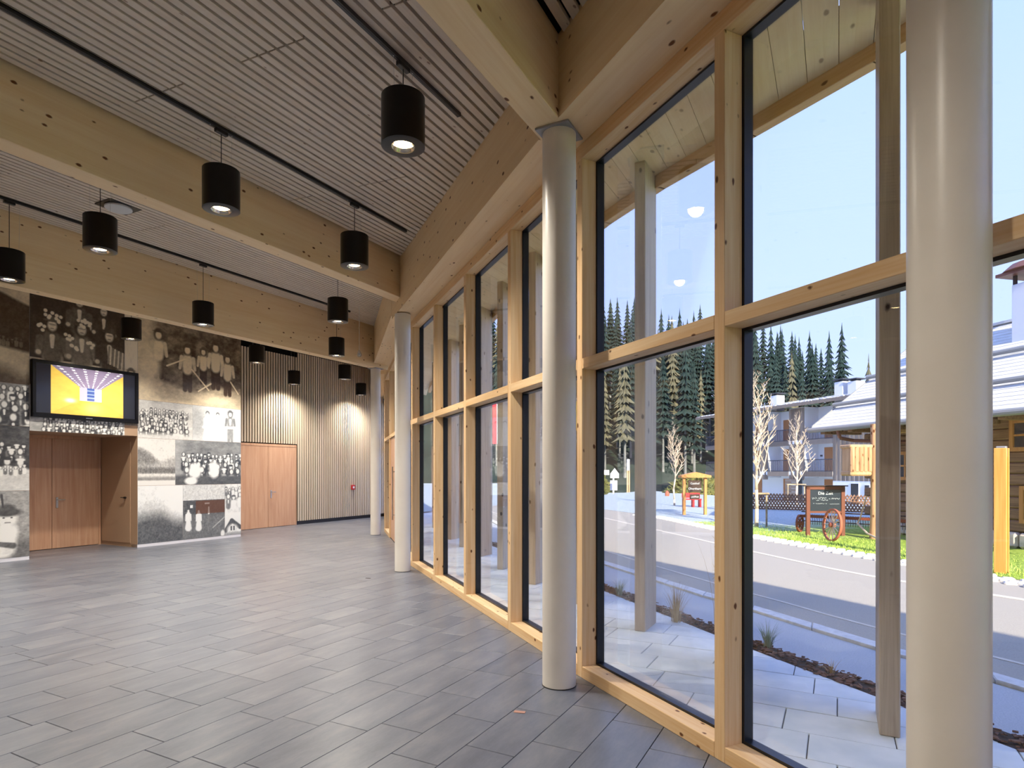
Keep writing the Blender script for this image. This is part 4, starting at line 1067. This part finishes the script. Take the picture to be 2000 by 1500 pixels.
def blob(name, x, y, z, rx, ry, rz, mat, label, cat, seed):
    r = np.random.default_rng(seed); mb = MB(); n, m = 20, 12; vs = []
    for j in range(m+1):
        for i in range(n):
            th = math.pi*.55*j/m; ph = 2*math.pi*i/n; k = 1+.22*(r.random()-.5)
            vs.append((rx*math.sin(th)*math.cos(ph)*k, ry*math.sin(th)*math.sin(ph)*k, rz*math.cos(th)*k))
    mb.add(vs, [(j*n+i, (j+1)*n+i, (j+1)*n+(i+1) % n, j*n+(i+1) % n) for j in range(m) for i in range(n)])
    # twiggy surface
    for i in range(900):
        a, b = r.random()*6.28, r.random()*1.5; d = Vector((rx*math.sin(b)*math.cos(a), ry*math.sin(b)*math.sin(a), rz*math.cos(b))); s = .06*rz
        mb.add([d*.96, d*1.0+Vector((r.normal()*s, r.normal()*s, r.normal()*s)), d*1.12+Vector((r.normal()*s, r.normal()*s, r.normal()*s))], [(0, 1, 2)])
    return tag(mb.build(name, mat, None, (x, y, z), smooth=False), label, cat)
blob('round_bush', 13.4, 45, hill_z(13.4, 45)+.3, 2.4, 1.8, 2.0, 'bush_green', 'rounded olive-green bush behind the roofed sign', 'bush', 1)
blob('hedge', 5.2, 62, hill_z(5.2, 62), 4.5, 2.5, 3.2, 'bush_green', 'wide dark shrub at the foot of the forest on the left', 'bush', 2)
# flag far up the street
t = thing('banner_flag', 'red and white hanging banner on a pole far up the street', 'flag', (-1.2, 36, hill_z(-1.2, 36)))
MB().tube((0, 0, 0), (0, 0, 6.3), .05, .04, 8).build('pole', 'steel', t)
for i, m in enumerate(('flag_red', 'flag_white', 'flag_red')): MB().box(.06+i*.25, .06+(i+1)*.25, -.01, .01, 3.2, 6.1).build('cloth_band', m, t)

# ---- chalkboard on posts
t = thing('chalkboard', 'dark chalkboard in a brown wooden frame on the grass', 'chalkboard', (7.62, 14.95, -.06), -.04)
mb = MB(); mb.bbox(-.46, -.37, -.04, .04, 0, 1.2, .006).bbox(.37, .46, -.04, .04, 0, 1.2, .006).bbox(-.46, .46, -.04, .04, 1.12, 1.2, .006); mb.build('frame', 'frame_brown', t)
MB().bbox(-.52, .52, -.07, .07, 1.2, 1.225, .004).build('cover_board', 'iron_dark', t)
bd = MB().bbox(-.372, .372, -.02, .02, .60, 1.122, .004).build('board', 'window_dark', t); MB().bbox(-.372, .372, -.035, .035, .55, .6, .004).build('ledge', 'frame_brown', t)
def scribble(x0, x1, z, a, seed, name='chalk_writing'):
    r = random.Random(seed); mb = MB(); x = x0
    while x < x1:
        wd = r.uniform(.02, .045); p = [(x+wd*k/4, -.0225, z+a*r.uniform(-.5, .5)) for k in range(5)]
        mb.path(p, .0028, 4); x += wd+(.03 if r.random() < .2 else .004)
    mb.build(name, 'chalk_dust', bd)
txt('chalk_writing', 'Die Zeit', .105, 'chalk_dust', bd, (0, -.0215, 1.03), (math.pi/2, 0, 0), .0008)
scribble(-.32, .02, .91, .05, 2); scribble(.08, .30, .90, .04, 3); scribble(-.22, .03, .865, .03, 4); scribble(-.30, .0, .78, .018, 5); scribble(.1, .3, .77, .015, 6)
# ---- wagon wheel and hay rake
def spoke_wheel(parent, R, rw, mat_rim, mat_sp, n=12, T=Matrix()):
    mb = MB(); mb.lathe([(R-rw, -.025), (R, -.025), (R, .025), (R-rw, .025), (R-rw, -.025)], 36, False, T); a = mb.build('rim', mat_rim, parent, smooth=40)
    MB().lathe([(.03, -.07), (.055, -.06), (.055, .06), (.03, .07)], 14, True, T).build('hub', mat_rim, parent, smooth=40)
    for i in range(n):
        q = 2*math.pi*i/n; MB().tube(T @ Vector((.04*math.cos(q), .04*math.sin(q), 0)), T @ Vector(((R-rw*.5)*math.cos(q), (R-rw*.5)*math.sin(q), 0)), .014, .011, 6).build('spoke', mat_sp, parent)
t = thing('wagon_wheel', 'large spoked wagon wheel standing before the chalkboard', 'wheel', (7.16, 13.74, -.06), math.radians(38))
spoke_wheel(t, .365, .035, 'wheel_red', 'wheel_pale', 14, Matrix.Translation((0, 0, .365)) @ Matrix.Rotation(math.radians(85), 4, 'X') @ Matrix.Rotation(math.radians(0), 4, 'Y'))
t.rotation_euler = (0, 0, math.radians(-88))
A_, B_ = Vector((7.45, 15.9, .0)), Vector((9.3, 14.0, .0)); mid = (A_+B_)/2; dv = (B_-A_); ra = math.atan2(dv.y, dv.x); LL = dv.length
t = thing('hay_rake', 'rusty antique hay rake with many curved tines on the grass', 'hay rake', (mid.x, mid.y, -.06), ra)
MB().bbox(-LL/2, LL/2, -.03, .03, .38, .45, .006).build('axle_beam', 'rust', t); MB().tube((-LL/2, .12, .52), (LL/2, .12, .52), .016, n=6).build('upper_rod', 'iron_dark', t); MB().tube((-LL/2+.1, -.1, .3), (LL/2-.1, -.1, .3), .014, n=6).build('lower_rod', 'iron_dark', t)
for i in range(44):
    x = -LL/2+.12+(LL-.24)*i/43; mb = MB(); p = []
    for k in range(8): a = -.4+k*.32; p.append((x, .04+.2*math.sin(a), .26+.2*math.cos(a)-(.02 if k > 5 else 0)))
    mb.path(p, .006, 4); mb.build('tine', 'iron_dark', t)
w1 = put('wheel', None, t, (-LL/2, 0, 0)); spoke_wheel(w1, .225, .03, 'rust', 'rust', 10, Matrix.Translation((0, 0, .225)) @ Matrix.Rotation(math.pi/2, 4, 'Y'))
for s in (.35, .62): MB().bbox(s-.03, s+.03, -.03, .03, .4, .86, .005).build('lever_post', 'rust', t)
MB().path([(.05, -.1, .3), (.12, -.14, .42), (.3, -.25, .98)], .016, 6).build('hand_lever', 'wheel_pale', t)
MB().path([(.05, -.1, .32), (.4, -.55, .12), (.9, -1.2, .03)], .022, 6).build('draw_bar', 'wheel_pale', t)

# ---- crossed-picket fence
def fence(p0, p1, h, label):
    d, L = unit(p0, p1); a = math.atan2(d.y, d.x); z = hill_z(*p0)
    t = thing('lattice_fence', label, 'fence', (*p0, z+.01), a)
    n = int(L/.115); sl_ = .42
    mA = MB().tube((0, -.02, 0), (sl_, -.02, h), .032, .028, 6).build('picket', 'fence_wood', None); meA = mA.data; bpy.data.objects.remove(mA)
    mB_ = MB().tube((sl_, .03, 0), (0, .03, h), .032, .028, 6).build('picket', 'fence_wood', None); meB = mB_.data; bpy.data.objects.remove(mB_)
    for i in range(n): put('picket', meA, t, (i*.115, 0, 0)); put('picket', meB, t, (i*.115+.05, 0, 0))
    for zz in (.2, .6): MB().tube((0, .005, h*zz), (L+.3, .005, h*zz), .03, n=6).build('rail', 'fence_wood', t)
fence((9.0, 26.2), (15.4, 22.2), .68, 'low rustic fence of crossed brown pickets behind the grass')
# ---- orange information post
t = thing('info_post', 'orange timber information post at the right edge beside the road', 'post', (7.53, 9.45, -.06), math.radians(38))
MB().bbox(-.08, -.05, -.08, .08, 0, 1.92, .006).build('side_board', 'post_orange', t); MB().bbox(.05, .08, -.08, .08, 0, 1.92, .006).build('side_board', 'post_orange', t)
MB().bbox(-.05, .05, -.03, .03, .36, 1.78, .004).build('panel', 'post_orange', t); MB().bbox(-.05, .05, -.04, .04, 0, .36, .004).build('steel_foot', 'grey_steel', t); MB().bbox(-.05, .05, -.06, .06, 1.78, 1.95, .006).build('steel_cap', 'grey_steel', t)

# ================================================================== LOG HOUSE
EH = 2.67; hd = Vector((.225, -.974)); ha = math.atan2(hd.y, hd.x)          # local x along the eave towards the camera, local y = inwards (to the right)
lh = thing('log_house', 'old log house with pale shingle roof right of the road', 'house', (8.15, 16.7, -.06), ha)
LH, OV, GOV = 10.5, 1.1, .9; SL = (5.06-EH)/3.29
r = random.Random(3)
for k in range(10):
    z0 = .34+k*.235; lg = MB(); lg.bbox(GOV, LH-.5, OV-.01*r.random(), OV+.22, z0, z0+.226, .03); lg.build('log', 'log_wood', lh)
    if k % 2 == 0: MB().bbox(GOV-.12, GOV+.1, OV-.16, OV+2.2*2, z0+.1, z0+.33, .03).build('log', 'log_wood', lh)
for k in range(26):
    x = GOV+k*.34; MB().bbox(x+.01, x+.33, OV-.06-r.random()*.03, OV+.2, 0, .3+r.uniform(-.03, .03), .05).build('stone', 'stone', lh)
MB().box(GOV, LH-.6, OV+.2, OV+5.5, 0, 2.7).build('house_core', 'log_wood', lh)
def lwin(x0, x1, z0, z1):
    wd = put('window', None, lh, ((x0+x1)/2, OV-.02, z0)); w2, h2 = (x1-x0)/2, z1-z0; fr = MB(); ring(fr, -w2, w2, 0, h2, .08, -.05, .04); fr.bbox(-.02, .02, -.04, .02, .06, h2-.06, .004).bbox(-w2+.06, w2-.06, -.04, .02, h2*.5-.02, h2*.5+.02, .004); fr.build('window_frame', 'sign_wood', wd)
    for sx in (-1, 1):
        for sz in (0, 1): MB().box(min(sx*.02, sx*(w2-.08)), max(sx*.02, sx*(w2-.08)), -.012, .0, .08+sz*(h2*.5-.06), h2*.5-.02+sz*(h2*.5-.06)).build('pane', 'window_dark', wd)
lwin(4.48, 5.35, 1.97, 2.62); lwin(4.68, 5.5, .52, 1.27); lwin(1.6, 2.3, 1.35, 2.05); lwin(2.9, 3.6, .7, 1.4)
# roof plane in overlapping shingle rows + snow guards
ridge_y, rz = 3.29*1.0, 5.06
n = 26; Lr = math.hypot(3.29, rz-EH); pa = math.atan2(rz-EH, 3.29)
rt = MB().box(-.02, 1, 0, 1, 0, .01)
for k in range(n):
    y0 = 3.29*k/n; z0 = EH+(rz-EH)*k/n; T = Matrix.Translation((0, y0, z0+.06)) @ Matrix.Rotation(pa-.05, 4, 'X')
    MB().box(0, LH, 0, Lr/n+.05, 0, .022, T).build('shingle_row', 'shingle', lh)
MB().add([(0, 0, EH), (LH, 0, EH), (LH, 3.29, rz), (0, 3.29, rz), (0, 0, EH+.05), (LH, 0, EH+.05), (LH, 3.29, rz+.05), (0, 3.29, rz+.05)], [(3, 2, 1, 0), (4, 5, 6, 7), (0, 1, 5, 4), (1, 2, 6, 5), (2, 3, 7, 6), (3, 0, 4, 7)]).build('roof_deck', 'log_wood', lh)
MB().add([(0, 3.29, rz), (LH, 3.29, rz), (LH, 6.58, EH), (0, 6.58, EH), (0, 3.29, rz+.07), (LH, 3.29, rz+.07), (LH, 6.58, EH+.07), (0, 6.58, EH+.07)], [(3, 2, 1, 0), (4, 5, 6, 7), (0, 1, 5, 4), (1, 2, 6, 5), (2, 3, 7, 6), (3, 0, 4, 7)]).build('rear_roof', 'shingle', lh)
MB().box(0, LH, 3.2, 3.4, rz+.08, rz+.14).build('ridge_board', 'shingle', lh)
for f in (.22, .55): MB().tube((0, 3.29*f-.03, EH+(rz-EH)*f+.19), (LH, 3.29*f-.03, EH+(rz-EH)*f+.19), .055, n=8).build('snow_pole', 'snow_pipe', lh)
MB().tube((-.02, -.07, EH+.0), (LH, -.07, EH+.0), .07, n=10).build('gutter', 'snow_pipe', lh)
MB().path([(1.0, -.05, EH-.03), (1.0, .02, EH-.25), (1.15, .3, EH-.32), (2.5, .75, EH-.42)], .045, 8).build('downpipe', 'gutter_metal', lh)
for k in range(11): MB().bbox(.3+k*.95, .45+k*.95, .02, OV+.1, EH-.12+.0, EH-.01, .01).build('rafter', 'log_wood', lh)
MB().add([(0, 0, EH-.02), (0, .12, EH-.02), (0, 3.29, rz-.06), (0, 3.29, rz+.1), (0, 0, EH+.12), (-.03, 0, EH-.02), (-.03, .12, EH-.02), (-.03, 3.29, rz-.06), (-.03, 3.29, rz+.1), (-.03, 0, EH+.12)], [(0, 1, 2, 3, 4), (9, 8, 7, 6, 5), (0, 4, 9, 5), (4, 3, 8, 9), (3, 2, 7, 8), (2, 1, 6, 7), (1, 0, 5, 6)]).build('verge_board', 'snow_pipe', lh)
ch = MB().bbox(3.5, 4.1, 2.35, 2.95, 3.6, 5.75, .02).build('chimney', 'house_white', lh); MB().prism([(3.3, 2.15), (4.3, 2.15), (4.3, 3.15), (3.3, 3.15)], 5.95, 6.02).lathe([(.62, 6.02), (.45, 6.18), (.1, 6.3)], 16, True, Matrix.Translation((3.8, 2.65, 0))).build('chimney_cap', 'gutter_metal', ch)
for sx, sy in ((3.55, 2.4), (4.05, 2.4), (3.55, 2.9), (4.05, 2.9)): MB().box(sx-.03, sx+.03, sy-.03, sy+.03, 5.74, 5.96).build('cap_post', 'iron_dark', ch)
# gable boarding under the far verge
for k in range(16):
    y0 = OV+.1+k*.27
    zt = EH+SL*min(y0, 6.58-y0-.27)
    if zt > EH-.2: MB().box(GOV-.03, GOV+.02, y0, y0+.26, 2.2, max(zt, 2.3)).build('gable_board', 'log_wood', lh)
# log post with a trough of split logs
t = thing('log_post', 'bark-covered log post under the eave of the log house', 'post', (8.42, 14.25, -.06))
MB().lathe([(.12, 0), (.1, .5), (.095, 1.4), (.09, 2.5), (.1, 2.66)], 12).build('trunk', 'bark_log', t, smooth=40); MB().bbox(-.05, .9, -.05, .05, 2.45, 2.55, .02).build('bracket', 'bark_log', t)
t = thing('log_trough', 'box of split pale logs hanging beside the log post', 'trough', (8.02, 14.25, 1.42), .1)
MB().bbox(-.3, .22, -.2, .2, -.02, .1, .03).build('base_plank', 'rough_wood', t); MB().bbox(-.32, .24, -.2, .2, .62, .7, .02).build('top_rail', 'rough_wood', t)
for i in range(5): MB().lathe([(.055, .08), (.058, .35), (.055, .64)], 10, True, Matrix.Translation((-.25+i*.105, -.16, 0))).build('split_log', 'bark_log', t, smooth=40)
MB().bbox(-.28, .22, -.13, .17, .08, .64, .01).build('box', 'rough_wood', t)

# ================================================================== APARTMENT HOUSE
ad_ = Vector((.29, -.957)); aa = math.atan2(ad_.y, ad_.x)
ap = thing('apartment_house', 'three-storey white apartment house with grey timber towers and balconies', 'house', (23.2, 60, -1.4), aa)
B0 = 1.4
S0, S1_, DEP = -7.2, 17.0, 9.0; F1, F2, EV = 2.9, 5.62, 8.5     # floor levels above the base, eave
MB().box(S0, S1_, 1.5, DEP, 0, EV).build('wall', 'house_white', ap)
MB().box(10.3, S1_, 0, 1.55, 0, F1-.3).build('ground_floor_block', 'house_white', ap)
for z in (F1, F2): MB().box(S0, 10.3, -.02, 1.5, z-.3, z).build('balcony_slab', 'house_white', ap)
boards = [(1.5, 2.6), (5.34, 7.18), (10.3, S1_)]
for a, b in boards:
    MB().box(a, b, .04, 1.5, (F1-.55) if a > 1 else 0, EV).build('tower_core', 'house_white', ap)
    n = int((b-a)/.21)
    bm_ = MB().box(0, (b-a)/n-.025, 0, .04, F1-.75, EV-.05).build('board', 'cladding_wood', None); bme = bm_.data; bpy.data.objects.remove(bm_)
    for i in range(n): put('board', bme, ap, (a+i*(b-a)/n, -.005-.02*(i % 2), 0))
def rail(a, b, z, mat='rail_dark'):
    mb = MB(); mb.box(a, b, -.05, 0, z+.98, z+1.05).box(a, b, -.05, 0, z+.02, z+.08); n = max(int((b-a)/.14), 2)
    for i in range(n+1): x = a+(b-a)*i/n; mb.box(x-.012, x+.012, -.04, -.01, z, z+1.0)
    mb.build('railing', mat, ap)
    MB().box(a, b, -.07, -.03, z-.42, z-.0).build('balcony_fascia', 'cladding_wood', ap)
def adoor(x, z): MB().box(x, x+.95, 1.44, 1.5, z, z+2.08).build('door', 'door_orange', ap)
def awin(x0, x1, z0, z1, y=1.46):
    f = MB().box(x0, x1, y-.02, y+.04, z0, z1).build('window', 'sill_white', ap); MB().box(x0+.05, x1-.05, y-.035, y-.02, z0+.05, z1-.05).build('pane', 'window_dark', f)
for a, b in ((S0+.1, 1.5), (2.6, 5.34), (7.18, 10.3)):
    for z in (F1, F2): rail(a, b, z)
for z in (0.15, F1, F2):
    adoor(7.9, z); adoor(2.95, z); adoor(-1.0, z)
    awin(9.35, 10.15, z+.35, z+1.95); awin(4.5, 5.2, z+.9, z+1.8); awin(-3.2, -2.2, z+.9, z+1.9)
    MB().box(7.45, 7.65, 1.42, 1.5, z+1.3, z+1.45).build('lamp', 'rail_dark', ap)
for x0 in (11.9, 13.0): awin(x0, x0+.75, F1+1.0, F1+1.75, -.03)
awin(12.0, 12.7, F2+.9, F2+1.6, -.03); awin(12.1, 12.9, .3, 2.0, -.03); awin(13.4, 13.9, 1.0, 1.9, -.03)
for k in range(7): MB().box(5.2, 6.8, -.3, -.26, .3+k*.28, .54+k*.28).build('screen_board', 'cladding_wood', ap)
MB().box(6.8, 7.2, -.3, -.2, .2, 2.3).build('store_door', 'window_dark', ap)
# roof: shallow pitch with stone-weighted boards
rp0 = MB(); y0, y1, z0, z1 = -.9, DEP+.5, EV+.02, EV+1.75
rp0.add([(S0-.6, y0, z0), (S1_+.5, y0, z0), (S1_+.5, y1, z1), (S0-.6, y1, z1), (S0-.6, y0, z0+.28), (S1_+.5, y0, z0+.28), (S1_+.5, y1, z1+.28), (S0-.6, y1, z1+.28)], [(3, 2, 1, 0), (4, 5, 6, 7), (0, 1, 5, 4), (1, 2, 6, 5), (2, 3, 7, 6), (3, 0, 4, 7)])
rf = rp0.build('roof', ['cladding_wood'], ap)
r = random.Random(8); mb = MB()
for k in range(24):
    for i in range(40):
        yy_ = y0+.1+(y1-y0)*k/24; x = S0-.5+(S1_-S0+1)*i/40+r.uniform(-.2, .2); z = z0+.28+(z1-z0)*(yy_-y0)/(y1-y0); s = r.uniform(.12, .3)
        mb.bbox(x, x+s*1.6, yy_, yy_+s, z-.02, z+r.uniform(.03, .1), .02)
mb.build('roof_stones', 'roof_stone', rf)['kind'] = 'stuff'
for x, h in ((.3, 1.0), (8.2, 1.25), (9.6, 1.1), (14.3, 1.3)):
    c_ = MB().bbox(x, x+.9, 2.2, 3.1, EV+.3, EV+.8+h, .02).build('chimney', 'house_white', ap); MB().bbox(x-.12, x+1.02, 2.1, 3.2, EV+.95+h, EV+1.03+h, .01).bbox(x+.2, x+.7, 2.4, 2.9, EV+.8+h, EV+.96+h, .01).build('chimney_cap', 'rail_dark', c_)

# ================================================================== WOODED HILL
def conifer(seed, H=20.0, bare=.42, R=2.6, mat='spruce', layers=15):
    r = random.Random(seed); mb = MB(); mb.mi = 1; mb.tube((0, 0, -1), (0, 0, H*.97), .24, .03, 6); mb.mi = 0
    for k in range(layers):
        s = k/(layers-1); z = H*(bare+(1-bare)*(s**.9)); rad = R*(1-s)**.85+.12; n = 11; dz = H*(1-bare)/layers*1.7
        vs = [(0, 0, z+dz*.55)]; a0 = r.random()*6
        for i in range(2*n):
            q = a0+math.pi*i/n; rr = rad*(r.uniform(.75, 1.1) if i % 2 == 0 else r.uniform(.38, .6)); vs.append((rr*math.cos(q), rr*math.sin(q), z-(dz*.35 if i % 2 == 0 else .05)*r.uniform(.6, 1.2)))
        mb.add(vs, [(0, 1+i, 1+(i+1) % (2*n)) for i in range(2*n)])
    for k in range(9):   # dead twigs below the crown
        z = H*bare*r.uniform(.35, 1); q = r.random()*6.28; L = r.uniform(.5, 1.2); mb.mi = 1; mb.tube((0, 0, z), (L*math.cos(q), L*math.sin(q), z-.15), .03, .01, 3, False)
    o = mb.build('conifer', [mat, 'trunk_grey'], None); me = o.data; bpy.data.objects.remove(o); return me
sp_me = [conifer(i, 20, b, R) for i, (b, R) in enumerate(((.40, 2.3), (.32, 2.6), (.5, 2.0), (.25, 2.5)))]
la_me = conifer(9, 19, .3, 2.3, 'larch', 12)
r = random.Random(21); nT = 0
for row, (y, dx) in enumerate(((88, 2.7), (94, 2.7), (100, 2.8), (107, 2.9), (114, 2.9), (122, 2.6), (130, 2.3), (138, 2.2))):
    x = -30
    while x < 78:
        px_, py_ = x+r.uniform(-1, 1), y+r.uniform(-2, 2); x += dx
        if px_/py_ > .54 or (row < 6 and px_ < -3) : continue
        k = r.uniform(.78, 1.08)*(.74 if px_ > 62 else 1)*(.9 if row < 3 else 1)
        lar = r.random() < (.3 if px_ < 32 else .04)
        o = put('larch_tree' if lar else 'spruce_tree', la_me if lar else r.choice(sp_me), None, (px_, py_, hill_z(px_, py_)-.3), r.random()*6.28); o.scale = (k, k, k*r.uniform(.92, 1.1))
        if lar: tag(o, 'brownish larch among the dark spruces on the wooded hill', 'tree', 'larches on the wooded hill')
        else: tag(o, 'tall dark spruce in the dense forest on the hill', 'tree', 'spruces on the wooded hill')
        nT += 1
print('TREES', nT)
for (x, y, k, lb) in ((68.5, 118, 1.0, 'lone pale larch standing right of the forest edge'), (72.5, 118, .85, 'smaller conifer next to the lone larch behind the log house roof')):
    o = put('larch_tree', conifer(30+int(x), 19, .2, 2.2, 'larch' if x < 70 else 'spruce', 11), None, (x, y, hill_z(x, y)-.3)); o.scale = (k, k, k); tag(o, lb, 'tree')
